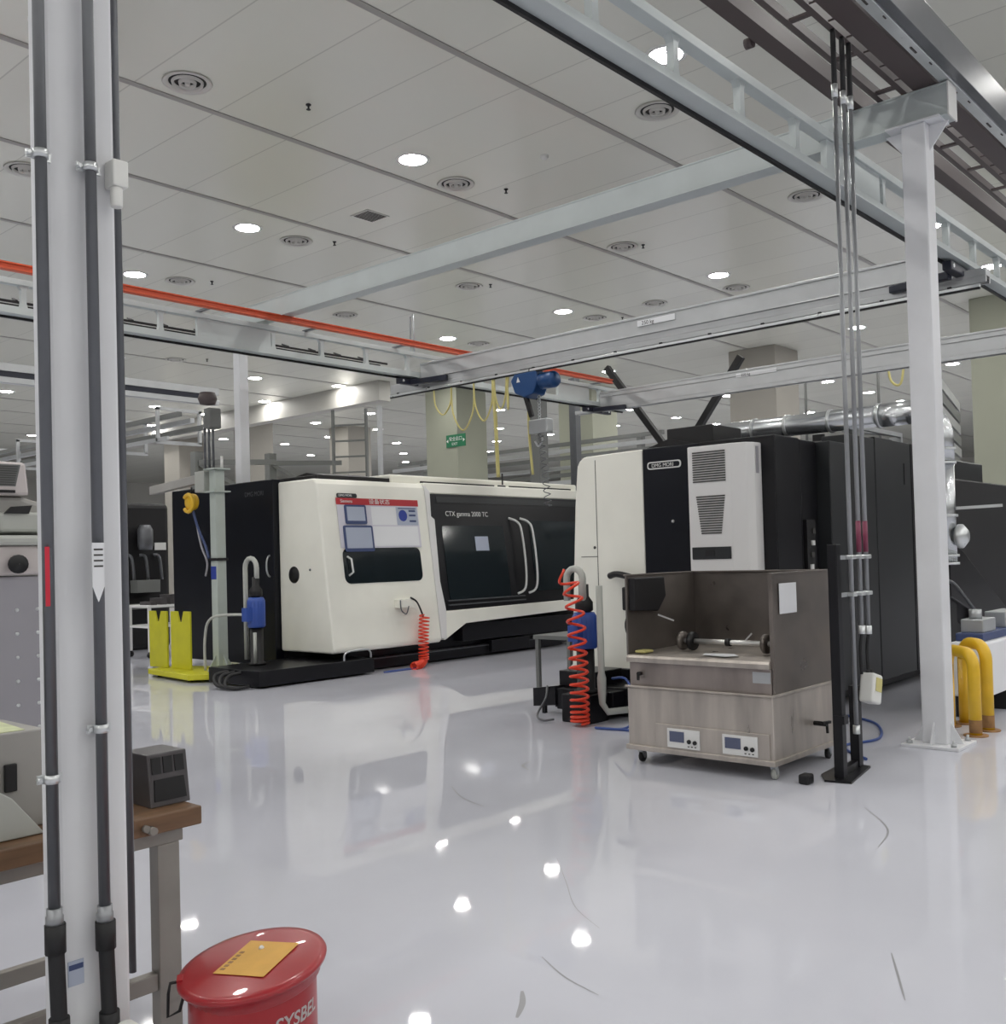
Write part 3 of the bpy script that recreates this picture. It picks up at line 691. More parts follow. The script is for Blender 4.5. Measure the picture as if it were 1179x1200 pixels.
t = MB().tube(spline([(10.6, 11.2, .012), (10.2, 11.2, .012), (9.9, 11.22, .012), (10.0, 11.26, .012), (10.4, 11.24, .012)], 6), .011, 8).build('air_line', 'hose_blue'); tag(t, 'blue air line lying on the floor beneath the coiled red hose', 'hose', kind='thing')
t = MB().tube(spline([(9.2, 11.3, .235), (9.22, 11.26, .36), (9.55, 11.24, .38), (9.66, 11.26, .33), (9.7, 11.3, .25)], 6), .014, 8).build('lifting_hoop', 'galv'); tag(t, 'thin bent steel hoop on the lathe\'s black chip pan', 'handle', kind='thing')
# coolant pump on the chip pan
def pump(x, y, z, label, h=.62):
    t = thing('coolant_pump', (x, y, z), label, 'pump')
    b = MB(); b.turn([(.12, 0), (.12, .03), (.09, .04), (.09, h * .55)], (x, y, z), 20); b.build('pump_body', 'soot', t)
    b = MB(); b.turn([(.11, h * .55), (.125, h * .57), (.125, h * .95), (.1, h), (.001, h)], (x, y, z), 24)
    for k in range(16):
        a = 2 * math.pi * k / 16; b.box(x + .12 * math.cos(a) - .006, x + .12 * math.cos(a) + .006, y + .12 * math.sin(a) - .006, y + .12 * math.sin(a) + .006, z + h * .6, z + h * .93)
    b.box(x - .2, x - .1, y - .06, y + .06, z + h * .65, z + h * .85); b.build('motor', 'pump_blue', t)
    b = MB(); b.turn([(.06, h), (.09, h + .02), (.09, h + .1), (.05, h + .16), (.05, h + .28)], (x, y, z), 20); b.build('valve_stack', 'soot', t)
    return t
pm = pump(8.28, 12.08, .238, 'blue coolant pump with bent grey pipe on the lathe\'s chip pan', .95)
MB().tube([(8.28, 12.05, 1.45), (8.28, 12.05, 1.6)] + arc((8.28, 12.19, 1.60), .14, 0, math.pi, 8, (0, -1, 0), (0, 0, 1)) + [(8.28, 12.33, 1.2), (8.28, 12.33, .3)], .035, 12).build('riser_pipe', 'sheet_pale', pm)
MB().tube(spline([(8.28, 12.0, .9), (8.1, 12.2, .95), (7.95, 12.7, .9), (7.93, 12.85, .6), (7.93, 12.85, .15)], 6), .02, 8).build('return_pipe', 'sheet_pale', pm)
MB().tube([(8.18, 11.98, .7), (8.18, 11.98, .27)], .025, 8).build('drain_pipe', 'sheet_pale', pm)
t = thing('floor_hose', (7.7, 11.9, 0), 'black hoses curling off the end of the lathe\'s chip pan', 'hose')
for k in range(3): MB().tube(spline([(7.76, 11.7 + k * .14, .2), (7.6, 11.75 + k * .16, .16), (7.45, 11.6 + k * .1, .06), (7.5, 11.45, .03), (7.7, 11.42 + k * .02, .04)], 6), .025, 8).build('hose', 'rubber', t)

# ------------------------------------------------------------------ second lathe seen from its end
K = thing('cnc_lathe', (10.5, 5.6, 0), 'black CNC lathe with cream end cover behind the steel washer', 'lathe')
b = MB(); b.box(8.95, 13.2, 4.5, 6.85, .06, .42); b.box(8.4, 8.95, 5.0, 6.7, .06, .3); b.build('base', 'black', K, bevel=.01)
b = MB(); P = [(7.06, .40), (7.02, .43), (6.98, 1.2), (6.92, 2.2), (6.88, 2.6)] + [(6.74 + .14 * math.cos(R(a)), 2.60 + .15 * math.sin(R(a))) for a in (20, 45, 70, 90)] + [(6.0, 2.765), (6.0, .40)]
b.prism(P, 'x', 9.0, 9.5); ec = b.build('end_cover', 'cream', K, bevel=.012)
b = MB(); b.box(8.997, 9.0, 6.62, 6.627, .42, 2.7); b.box(8.997, 9.0, 6.627, 6.85, 1.63, 1.637); b.build('panel_seam', 'grille', ec)
b = MB(); b.turn([(.016, 0), (.016, -.006), (.001, -.006)], (9.0, 6.66, 1.735), 12, 0, 'x', cap=False); b.build('screw', 'grille', ec)
b = MB(); b.box(9.5, 13.2, 4.6, 6.85, .42, 2.74); b.build('inner_body', 'black', K)
bp = MB().box(8.97, 9.5, 5.3, 5.98, .42, 2.765).build('end_panel', 'navy', K, bevel=.012)
b = MB(); b.prism(rrect(-5.915, -5.505, 2.535, 2.585 + .03, .03), 'x', 8.962, 8.9695); b.move(lambda v: (v.x, -v.y, v.z)); b.build('badge', 'white', bp)
b = MB(); b.prism(rrect(-5.90, -5.52, 2.548, 2.602, .022), 'x', 8.960, 8.9619); b.move(lambda v: (v.x, -v.y, v.z)); b.build('badge_field', 'navy', bp)
text('badge_lettering', 'DMG MORI', (8.958, 5.86, 2.556), (0, -1, 0), (0, 0, 1), .054, 'white', bp)
b = MB(); b.ball((8.965, 5.62, 1.98), .018, 6); b.build('lock', 'chrome', bp)
MB().box(8.97, 9.5, 4.46, 5.3, .42, 2.77).build('electrics_cabinet', 'black', K, bevel=.012)
b = MB(); b.box(9.1, 9.7, 5.2, 5.75, 2.77, 2.96); b.build('roof_box', 'soot', K, bevel=.01)
b = MB(); b.prism([(6.0, 2.766), (5.35, 2.766), (5.7, 2.85)], 'x', 9.05, 9.5); b.build('roof_cap', 'soot', K)
for i, (x0, x1, y, h, m) in enumerate([(9.52, 9.9, 4.47, 2.76, 'black'), (9.92, 10.36, 4.33, 2.76, 'charcoal'), (10.38, 11.05, 4.31, 2.86, 'charcoal'), (11.07, 11.6, 4.31, 2.88, 'charcoal'), (11.62, 12.2, 4.33, 2.88, 'charcoal'), (12.22, 13.2, 4.33, 2.88, 'black')]):
    c = MB().box(x0, x1, y, 4.62, .18, h).build('side_cabinet', m, K, bevel=.01)
    if i in (2, 4): MB().box(x0 + .35, x0 + .37, y - .008, y, h - .5, h - .25).build('latch', 'soot', c)
b = MB(); b.box(9.55, 9.75, 4.43, 4.47, 1.35, 1.95); b.build('cable_gland_box', 'soot', K)
for k in range(4): MB().box(9.6 + .02 * k, 9.66 + .02 * k, 4.415, 4.43, 1.45 + k * .12, 1.5 + k * .12).build('cable_tag', 'white' if k in (0, 2) else 'grille', K)
b = MB(); b.prism([(6.62, .1), (6.62, .30), (6.92, .26), (6.92, .07)], 'x', 8.18, 8.22); b.box(8.2, 8.4, 6.6, 6.64, .08, .3); b.box(8.2, 8.24, 6.78, 6.82, .0, .1); b.build('tank_fin', 'black', K)
b = MB(); b.box(8.2, 8.9, 5.9, 6.62, .06, .28); b.box(8.3, 8.8, 6.2, 6.66, .28, .45); b.build('coolant_tank', 'black', K, bevel=.01)
# wall air conditioner hung on the electrics cabinet
A = thing('cabinet_air_conditioner', (8.82, 4.98, 1.4), 'light grey louvred air conditioner hung on the dark machine cabinet', 'air conditioner')
b = MB(); b.prism([(8.968, 5.295), (8.74, 5.29), (8.72, 5.27), (8.72, 4.80), (8.76, 4.66), (8.84, 4.61), (8.968, 4.60)], 'z', 1.25, 2.70); b.build('casing', 'ac_grey', A, bevel=.012, seg=3)
b = MB(); z = 2.34
while z < 2.63: b.box(8.712, 8.7195, 4.86, 5.22, z, z + .012); z += .024
b.build('upper_louvre', 'grille', A)
b = MB(); z = 1.83
while z < 2.2:
    k = (z - 1.83) / .37 * .05; b.box(8.712, 8.7195, 4.92 - k, 5.14 + k * 1.0, z, z + .012); z += .024
b.build('lower_louvre', 'grille', A)
b = MB(); b.box(8.71, 8.7195, 4.82, 5.25, 1.58, 1.70); c = b.build('control_strip', 'charcoal', A, bevel=.004)
MB().box(8.706, 8.7099, 5.0, 5.1, 1.61, 1.67).build('display', 'rubber', c)
b = MB()
for k in range(4): b.box(8.712, 8.7195, 4.93, 5.17, 1.36 + k * .03, 1.372 + k * .03)
b.build('bottom_louvre', 'grille', A)
b = MB(); b.box(8.86, 8.9, 4.596, 4.605, 2.4, 2.66); b.build('side_sticker', 'left_grey', A)
# fume duct over the machine
D = thing('fume_duct', (10.5, 4.6, 2.77), 'shiny silver spiral fume duct arching over the dark lathe', 'duct')
P = [(10.5, 6.05, 2.742)] + arc((10.5, 5.77, 2.75), .28, 0, math.pi / 2, 8, (0, 1, 0), (0, 0, 1)) + [(10.5, 5.5, 3.03), (10.5, 4.0, 3.03)] 
MB().tube(P, .115, 28).build('duct_run', 'duct', D)
P = [(10.5, 4.0, 3.03), (10.5, 3.72, 3.03)] + arc((10.5, 3.72, 2.73), .30, math.pi / 2, 0, 10, (0, -1, 0), (0, 0, 1)) + [(10.5, 3.42, 2.5)]
MB().tube(P, .125, 28).build('elbow', 'duct', D)
MB().cyl((10.5, 3.42, 1.48), (10.5, 3.42, 2.52), .118, 28).build('drop_duct', 'duct', D)
for y in (5.45, 5.05, 4.55, 4.02): MB().turn([(.116, -.015), (.13, -.015), (.13, .015), (.116, .015)], (10.5, y, 3.03), 24, 0, 'y', cap=False).build('band', 'galv' if y > 5.4 else 'zinc', D)
for z in (1.47, 1.55, 1.95, 2.48, 2.62): MB().turn([(.119, -.012), (.138, -.012), (.138, .012), (.119, .012)], (10.5, 3.42, z), 24, 0, 'z', cap=False).build('band', 'zinc', D)
b = MB(); b.turn([(.09, 0), (.12, .02), (.12, .06), (.06, .11), (.001, .11)], (10.5, 3.30, 1.74), 20, 0, 'y', cap=False); b.move(lambda v: (v.x, 3.30 - (v.y - 3.30), v.z)); b.build('valve_cap', 'zinc', D)
MB().bar((10.5, 3.3, 2.02), (10.9, 2.98, 2.04), .03, .03).build('stay_bar', 'zinc', D)
MB().bar((10.5, 4.7, 2.9), (10.5, 4.7, 2.83), .12, .05).build('saddle', 'soot', D)
MB().tube(spline([(10.48, 3.42, 1.48), (10.5, 3.42, 1.32), (10.6, 3.36, 1.25), (10.8, 3.25, 1.0), (10.88, 3.14, .83)], 6), .018, 8).build('drain_hose', 'conduit', D)
b = MB(); b.bar((10.72, 4.35, 2.965), (12.1, 4.4, 2.975), .05, .05); b.bar((10.9, 4.58, 2.965), (11.9, 4.4, 2.975), .06, .04); b.box(10.72, 10.78, 4.35, 4.5, 2.884, 2.95); b.box(12.0, 12.06, 4.36, 4.5, 2.884, 2.95)
tag(b.build('duct_cradle', 'galv'), 'galvanised cradle rails lying on the dark cabinet roof beneath the duct', 'bracket', kind='thing')

# pump and hoses in front of the second lathe
pm = pump(8.06, 6.12, .282, 'blue coolant pump on the second lathe\'s tank, behind the red coil', .80)
MB().tube([(8.02, 6.10, 1.2), (8.02, 6.10, 1.42)] + arc((8.02, 6.2, 1.42), .10, 0, math.pi, 8, (0, -1, 0), (0, 0, 1)) + [(8.02, 6.3, 1.2)], .035, 12).build('riser_pipe', 'sheet_pale', pm)
b = MB(); b.box(7.88, 8.19, 5.95, 6.3, .0, .279); tag(b.build('pump_tank', 'black', bevel=.01), 'low black coolant tank under the second blue pump', 'tank', kind='thing')
t = thing('coiled_air_hose', (7.80, 5.99, 0), 'long red coiled air hose standing from floor before the cream cover', 'hose')
MB().tube(coil([(7.74, 6.12, 1.5), (7.76, 6.02, 1.25), (7.76, 5.98, .6), (7.76, 5.98, .03)], .085, 16, grow=lambda q: q ** .48), .014, 6).build('coil', 'hose_red', t)
b = MB().tube([(7.98, 5.87, 1.35), (7.98, 5.87, .5), (7.98, 5.87, .45), (7.98, 5.87, .38), (7.98, 5.87, .2), (8.0, 5.82, .12), (8.3, 5.7, .12)], [.033, .033, .045, .045, .033, .033, .033], 12)
tag(b.build('drain_standpipe', 'sheet_pale'), 'pale grey standpipe behind the long red coil', 'pipe', kind='thing')
for i, (P, m, lab) in enumerate([
        ([(8.9, 5.9, 1.38), (8.6, 5.75, 1.3), (8.3, 5.6, .9), (8.2, 5.3, .62), (8.3, 5.0, .6)], 'rubber', 'black cable sagging from the handset to the washer'),
        ([(8.88, 6.03, 1.15), (8.6, 6.0, .9), (8.4, 5.6, .55), (8.5, 5.2, .55)], 'rubber', 'black cable looping low across the cream cover'),
        ([(8.2, 5.9, .42), (7.95, 5.55, .45), (7.85, 5.4, .2), (7.85, 5.5, .015), (7.7, 5.75, .015), (7.75, 5.4, .015), (7.6, 5.1, .015)], 'hose_blue', 'blue air line curling beside the steel washer on the floor'),
        ([(8.15, 6.7, .3), (8.0, 6.6, .2), (7.8, 6.55, .06), (7.7, 6.4, .03), (7.8, 6.34, .03)], 'conduit', 'grey hose looping on the floor behind the red coil'),
        ([(9.6, 4.1, .012), (9.3, 3.7, .012), (8.6, 3.4, .012), (8.1, 3.5, .012), (7.7, 3.15, .012)], 'hose_blue', 'blue air line crossing the floor by the right column')]):
    tag(MB().tube(spline(P, 8), .012, 8).build('air_line' if m == 'hose_blue' else 'hose_line', m), lab, 'hose', kind='thing')
t = thing('handset', (8.9, 6.25, 1.4), 'black handset and holder fixed on the cream end cover', 'handset')
MB().box(8.9, 8.995, 6.05, 6.25, 1.05, 1.3).build('holder', 'soot', t, bevel=.015)
MB().tube(spline([(8.93, 6.42, 1.42), (8.9, 6.3, 1.44), (8.9, 6.1, 1.4), (8.92, 5.98, 1.35)], 5), .035, 10).build('grip', 'soot', t)
t = thing('step_stool', (10.0, 7.4, 0), 'small grey tubular step between the two lathes', 'step')
for (x, y) in ((9.7, 7.6), (9.7, 8.1), (10.4, 7.6), (10.4, 8.1)): MB().box(x, x + .05, y, y + .05, 0, .62).build('leg', 'rack', t)
MB().box(9.68, 10.47, 7.58, 8.17, .62, .67).build('tread', 'rack', t, bevel=.005)
MB().box(9.70, 10.45, 7.6, 7.64, .25, .29).build('crossbar', 'rack', t)

# ------------------------------------------------------------------ stainless washer
W = thing('parts_washer', (7.15, 4.0, 0), 'stained stainless steel parts washer on castors with two control plates', 'parts washer')
b = MB(); b.box(6.62, 7.68, 3.37, 4.62, .135, .60); b.build('cabinet', 'steel', W, bevel=.008)
b = MB(); b.box(6.60, 7.70, 3.355, 4.635, .11, .15); b.build('bottom_frame', 'steel', W, bevel=.005)
b = MB(); b.box(6.64, 7.66, 3.385, 4.605, .60, .80); b.build('waist', 'steel_mid', W, bevel=.005)
b = MB(); b.prism([(6.60, .80), (6.60, .835), (6.615, .855), (7.655, .875), (7.655, .80)], 'y', 3.382, 4.608); b.build('worktop', 'steel', W, bevel=.004)
b = MB(); b.box(6.602, 6.625, 3.36, 4.63, .60, .615); b.box(6.602, 7.68, 3.352, 3.368, .60, .62); b.build('ledge', 'steel', W, bevel=.003)
b = MB(); b.box(7.66, 7.68, 3.36, 4.63, .86, 1.475); b.box(7.64, 7.69, 3.355, 4.635, 1.475, 1.49); b.build('back_panel', 'steel_dark', W, bevel=.003)
b = MB(); b.box(6.64, 7.68, 4.612, 4.63, .84, 1.475); b.box(6.63, 7.69, 4.605, 4.637, 1.475, 1.49); b.build('side_panel', 'steel_dark', W, bevel=.003)
b = MB(); b.box(6.64, 7.68, 3.36, 3.378, .60, 1.475); b.box(6.63, 7.69, 3.353, 3.385, 1.475, 1.49); b.box(6.63, 6.65, 3.353, 3.385, .80, 1.475); b.build('side_panel', 'steel_dark', W, bevel=.003)
b = MB(); b.box(6.608, 6.62, 3.40, 4.36, .145, .335); b.build('control_surround', 'steel', W, bevel=.003)
for y0 in (3.49, 3.965):
    c = MB().box(6.60, 6.608, y0, y0 + .285, .165, .31).build('control_plate', 'white', W, bevel=.003)
    MB().box(6.597, 6.60, y0 + .135, y0 + .262, .21, .29).build('display', 'lcd', c)
    for k in range(2):
        b = MB(); b.turn([(.016, 0), (.016, -.012), (.001, -.012)], (6.6, y0 + .09 - k * .05, .222 - k * .004), 14, 0, 'x', cap=False); b.build('knob', 'rubber', c)
    b = MB()
    for k in range(3): b.box(6.5985, 6.60, y0 + .03 + k * .03, y0 + .045 + k * .03, .18, .188)
    b.build('markings', 'grille', c)
MB().box(6.634, 6.64, 3.39, 3.53, .695, .775).build('rating_plate', 'galv', W)
b = MB(); b.cyl((6.64, 4.5, .71), (6.6, 4.5, .71), .016, 10); b.bar((6.6, 4.5, .71), (6.6, 4.5, .66), .02, .012); b.build('drain_cock', 'soot', W)
b = MB(); b.cyl((7.28, 3.37, .33), (7.28, 3.27, .33), .018, 10); b.bar((7.22, 3.28, .345), (7.36, 3.28, .335), .02, .02); b.bar((7.3, 3.28, .33), (7.29, 3.27, .26), .016, .016); b.build('valve', 'soot', W)
for (x, y) in ((6.7, 3.42), (6.7, 4.56), (7.6, 3.42), (7.6, 4.56)):
    c = MB(); c.box(x - .03, x + .03, y - .03, y + .03, .1, .112); c.prism([(x - .02, .1), (x + .02, .1), (x + .045, .045), (x + .02, .03)], 'y', y - .022, y + .022); c = c.build('castor', 'galv', W)
    b = MB(); b.turn([(.02, -.014), (.043, -.012), (.043, .012), (.02, .014)], (x + .02, y, .043), 18, 0, 'y'); b.build('wheel', 'sheet_pale' if x < 7 and y < 4 else 'rubber', c)
tag(MB().box(6.73, 7.0, 3.347, 3.3515, 1.19, 1.41).build('paper_sheet', 'paper'), 'white paper sheet taped outside the washer\'s right panel', 'paper', kind='thing')
tag(MB().prism([(6.70, 3.78), (6.74, 4.0), (6.86, 4.05), (6.9, 3.82), (6.78, 3.72)], 'z', .8665, .8685).build('paper_sheet', 'paper'), 'crumpled white paper lying flat on the washer\'s worktop', 'paper', kind='thing')
b = MB(); b.box(6.68, 6.8, 4.48, 4.58, .864, .885); tag(b.build('soap_block', 'cable_yellow', bevel=.008), 'small pale block at the left front of the washer\'s worktop', 'soap', kind='thing')
t = thing('spindle_shaft', (7.0, 3.95, .87), 'ground steel spindle shaft with dark collars on the washer\'s worktop', 'shaft')
MB().cyl((7.0, 3.45, .945), (7.0, 4.33, .945), .02, 18).build('shaft', 'chrome', t)
for y in (4.33, 4.24, 3.60): MB().turn([(.02, -.018), (.072, -.018), (.075, 0), (.072, .018), (.02, .018)], (7.0, y, .945), 24, 0, 'y').build('collar', 'steel_dark' if y != 4.24 else 'soot', t)
MB().turn([(.02, -.02), (.03, -.02), (.03, .02), (.02, .02)], (7.0, 3.92, .945), 18, 0, 'y').build('ring', 'soot', t)
MB().bar((7.0, 3.78, .96), (7.0, 3.72, 1.02), .01, .01).build('lever', 'chrome', t)
MB().turn([(.02, -.03), (.045, -.03), (.045, .03), (.02, .03)], (7.0, 3.52, .945), 18, 0, 'y').build('nut', 'soot', t)
t = thing('spray_gun_holder', (6.75, 4.58, 1.2), 'black spray-gun holder hooked over the washer\'s left panel', 'holder')
b = MB(); b.prism([(6.66, 1.46), (7.1, 1.46), (7.12, 1.3), (7.0, 1.18), (6.66, 1.2)], 'y', 4.55, 4.611); b.build('body', 'soot', t, bevel=.01)
MB().bar((7.0, 4.56, 1.15), (7.05, 4.44, 1.10), .012, .012).build('nozzle', 'chrome', t)

# ------------------------------------------------------------------ jib crane post on yellow base, left
J = thing('jib_crane', (8.2, 12.92, 0), 'pale slim jib crane post on a yellow-green floor base', 'crane')
b = MB(); b.prism([(7.62, 12.8), (7.9, 12.55), (8.35, 12.72), (8.6, 13.05), (8.5, 13.6), (8.25, 14.25), (7.78, 14.2)], 'z', .04, .12); b.build('base_plate', 'lime', J, bevel=.01)
b = MB()
for (x, y) in ((7.75, 12.95), (8.35, 12.95), (7.9, 14.05), (8.3, 13.9)): b.cyl((x, y, 0), (x, y, .04), .04, 12)
b.build('levelling_foot', 'soot', J)
MB().box(8.14, 8.30, 12.83, 12.99, .12, 3.05).build('post', 'post_green', J, bevel=.01)
b = MB()
for s in (-1, 1):
    b.prism([(8.22 + s * .08, .12), (8.22 + s * .22, .12), (8.22 + s * .08, .35)], 'y', 12.9, 12.92)
    b.prism([(12.91 + s * .08, .12), (12.91 + s * .22, .12), (12.91 + s * .08, .35)], 'x', 8.21, 8.23)
b.build('gusset', 'post_green', J)
MB().box(8.08, 8.36, 12.77, 13.05, 3.05, 3.07).build('top_plate', 'post_green', J)
MB().box(8.08, 8.36, 12.77, 13.05, 2.72, 2.74).build('pivot_plate', 'post_green', J)
MB().box(8.12, 8.32, 13.1, 13.35, 2.74, 3.05).build('pivot_block', 'sheet_pale', J, bevel=.01)
b = MB(); b.bar((8.22, 13.35, 2.95), (8.22, 14.75, 2.86), .11, .13); b.build('arm', 'sheet', J, bevel=.008)
for k in range(3): MB().cyl((8.14 + k * .07, 13.08, 3.07), (8.14 + k * .07, 13.08, 3.85), .018, 8).build('cable_riser', 'conduit', J)
MB().cyl((8.27, 12.85, 3.07), (8.27, 12.85, 3.25), .02, 8).build('stub_pipe', 'white', J)
MB().box(8.1, 8.30, 12.88, 13.04, 3.66, 3.96).build('cable_box', 'rack', J, bevel=.02)
b = MB(); b.turn([(.001, -.1), (.11, -.08), (.14, 0), (.11, .09), (.001, .1)], (8.15, 13.0, 4.1), 18); b.build('motor_head', 'tray_dark', J)
MB().bar((8.22, 12.91, 1.72), (8.22, 12.91, 1.76), .2, .2).build('strap', 'soot', J)
MB().box(8.135, 8.139, 12.85, 12.98, 1.45, 1.64).build('blue_label', 'sign_blue', J)
t = thing('lever_hoist', (8.22, 13.62, 2.55), 'yellow lever hoist hanging from the jib crane arm', 'hoist')
b = MB(); b.turn([(.02, -.06), (.12, -.05), (.13, 0), (.12, .05), (.02, .06)], (8.22, 13.6, 2.62), 18, 0, 'x'); b.build('body', 'yellow', t)
b = MB(); b.tube(arc((8.16, 13.6, 2.6), .13, R(40), R(320), 12, (0, 1, 0), (0, 0, 1)), .03, 8); b.build('hand_wheel', 'yellow', t)
MB().cyl((8.22, 13.6, 2.74), (8.22, 13.6, 2.84), .015, 8).build('top_hook', 'soot', t)
b = MB(); b.tube(spline([(8.2, 13.55, 2.5), (8.2, 13.4, 2.2), (8.2, 13.22, 1.95), (8.16, 13.07, 1.76)], 6), .02, 8); b.build('sling', 'frame_blue', t)
b = MB(); b.tube(spline([(8.2, 13.45, 2.3), (8.18, 13.3, 1.95), (8.15, 13.1, 1.7), (8.15, 13.15, 1.5)], 6), .016, 8); b.build('sling', 'left_grey', t)
for (y0, y1, lab) in ((13.98, 14.5, 'left lime-yellow notched upright plate on the jib crane base'), (13.36, 13.9, 'right lime-yellow notched upright plate on the jib crane base')):
    P = [(y0, .122), (y1, .122), (y1, .98), ((y0 + y1) / 2 + .09, .98), ((y0 + y1) / 2 + .03, .82), ((y0 + y1) / 2 - .03, .82), ((y0 + y1) / 2 - .09, .98), (y0, .98)]
    b = MB().prism(P, 'x', 8.0, 8.03) if y0 < 13.9 else MB().prism([(min(a, 14.5), z) for a, z in P], 'x', 7.98, 8.01)
    tag(b.build('notched_plate', 'lime', bevel=.004), lab, 'plate', kind='thing')

# ------------------------------------------------------------------ background, left
B = thing('machining_centre', (10.4, 18.9, 0), 'dark machining centre with open bay far left behind the jib crane', 'machine')
MB().box(9.6, 10.9, 18.9, 20.0, 0, 2.95).build('body', 'soot', B, bevel=.1, seg=3)
MB().box(9.6, 10.7, 18.2, 18.9, .85, .93).build('table', 'rack', B)
b = MB(); b.turn([(.13, 0), (.15, .1), (.15, .4), (.1, .5)], (10.25, 18.7, 2.0), 18); b.build('spindle_head', 'conduit', B)
MB().box(10.0, 10.5, 18.6, 18.88, 1.15, 1.4).build('fixture', 'rack', B, bevel=.01)
MB().box(10.55, 10.8, 18.88, 18.898, 2.0, 2.15).build('notice', 'white', B)
for x in (9.9, 10.2, 10.5): MB().tube(spline([(x, 18.86, 1.9), (x + .1, 18.8, 1.85), (x + .14, 18.78, 1.4)], 5), .03, 8).build('hose', 'conduit', B)
t = thing('tool_cart', (9.9, 17.3, 0), 'white steel tool cart on castors behind the lime-yellow plates', 'cart')
for (x, y) in ((9.3, 16.9), (9.3, 17.6), (10.4, 16.9), (10.4, 17.6)):
    MB().box(x, x + .05, y, y + .05, .12, .95).build('leg', 'white', t); MB().turn([(.02, -.02), (.055, -.018), (.055, .018), (.02, .02)], (x + .025, y + .025, .06), 14, 0, 'y').build('wheel', 'rubber', t)
for z in (.55, .92): MB().box(9.28, 10.47, 16.88, 17.67, z, z + .04).build('shelf', 'white', t)
b = MB()
for k in range(5): b.box(9.4 + k * .2, 9.52 + k * .2, 17.0, 17.4, .96, 1.02 + .06 * (k % 3))
b.build('tooling', 'cast', t)
t = MB().box(15.6, 17.9, 22.5, 24.0, 0, 3.45).build('storage_cabinet', 'olive', bevel=.02); tag(t, 'olive yellow cabinet top showing beyond the white lathe', 'cabinet', kind='thing')
for (x, y, h, lab) in ((15.0, 24.6, 4.8, 'grey steel bracket post with diagonal stay above the olive cabinet, left one'), (18.0, 25.4, 5.0, 'grey steel bracket post with diagonal stay above the olive cabinet, right one')):
    t = thing('bracket_post', (x, y, 0), lab, 'post')
    MB().box(x, x + .25, y, y + .25, 0, h).build('mast', 'rack', t)
    MB().bar((x + .12, y, h - .3), (x + 1.8 , y - 1.2, h - .3), .12, .14).build('arm', 'rack', t)
    MB().bar((x + .12, y, h - .35), (x + 1.3, y - .8, h - 1.2), .08, .1).build('stay', 'rack', t)
# runway and trays of the neighbouring bay, far left
t = thing('runway_beam', (6, 18, 5.0), 'white aluminium runway rail of the neighbouring bay, upper left', 'beam')
b = MB(); b.box(2, 11.3, 17.6, 17.75, 5.06, 5.2); b.box(2, 11.3, 17.6, 17.75, 4.86, 4.96); b.build('rail_body', 'alu', t, bevel=.006)
MB().box(2, 11.25, 17.62, 17.74, 4.96, 5.06).build('rail_slot', 'truck', t)
for x in (5.5, 9.3): MB().cyl((x, 17.68, 5.2), (x, 17.68, HC), .02, 8).build('hanger_rod', 'white', t)
t = thing('pipe_rack', (12, 23, 5.0), 'bundle of grey service pipes and tray frames running away far left', 'pipe rack')
for k in range(3):
    MB().bar((11.6 + .3 * k, 19.6, 4.95 - .12 * k), (11.6 + .3 * k, 44, 4.95 - .12 * k), .1, .1).build('service_pipe', 'alu' if k == 1 else 'rack', t)
for k in range(9): f_ = MB(); yy = 20.2 + 2.4 * k; f_.box(11.4, 11.47, yy, yy + .07, 4.4, 5.15); f_.box(12.43, 12.5, yy, yy + .07, 4.4, 5.15); f_.box(11.4, 12.5, yy, yy + .07, 4.36, 4.43); f_.box(11.4, 12.5, yy, yy + .07, 5.1, 5.17); f_.build('tray_frame', 'alu', t)
MB().box(11.4, 11.46, 19.8, 44, 4.4, 4.48).build('lower_rail', 'alu', t)
# steelwork glimpsed between the columns beyond the lathe
for (x, y, w, h, lab) in ((20.5, 23.2, .12, 6.4, 'slim white upright pipe beyond the lathe, left of exit-sign column'), (18.3, 15.1, .32, 5.6, 'grey steel stanchion behind the blue hoist'), (19.6, 15.0, .2, 6.0, 'dark slim stanchion right of the blue hoist')):
    b = MB(); b.box(x - w / 2, x + w / 2, y - w / 2, y + w / 2, 0, h); b.box(x - w, x + w, y - w, y + w, 0, .03)
    tag(b.build('stanchion', 'rack' if w > .3 else ('alu' if h > 6.2 else 'conduit'), bevel=.008), lab, 'post', kind='thing')
t = thing('ladder_frame', (19.0, 22.3, 0), 'dark ladder-like steel frame beyond the lathe roof', 'frame')
for (x, y) in ((18.2, 22.6), (18.75, 21.8)): MB().box(x, x + .07, y, y + .07, 0, 6.0).build('upright', 'rack', t)
for k in range(12): MB().bar((18.23, 22.63, .6 + k * .45), (18.78, 21.83, .6 + k * .45), .05, .05).build('rung', 'rack', t)
t = thing('pipe_rack', (28, 24, 3.6), 'stack of long horizontal steel pipes on racks beyond the exit-sign column', 'pipe rack')
for k in range(9): MB().bar((26.9 + .3 * (k % 3), 30.0, 3.4 + .26 * k), (26.9 + .3 * (k % 3), 17.5, 3.3 + .28 * k), .13, .13).build('pipe', 'alu' if k % 2 else 'rack', t)
for (x, y) in ((27.9, 29.0), (27.9, 23.0), (27.9, 18.6)): MB().box(x, x + .2, y, y + .2, 0, 5.6).build('upright', 'rack', t)
t = thing('pipe_rack', (24.5, 7.4, 4), 'stack of silver ribbed ducts on a rack behind the right column', 'pipe rack')
for k in range(6): MB().bar((20.5, 6.7, 3.5 + .27 * k), (24.5, 7.6, 3.5 + .27 * k), .16, .2).build('pipe', 'alu' if k % 2 else 'rack', t)
MB().box(22.0, 22.2, 7.2, 7.4, 0, 5.1).build('upright', 'rack', t)
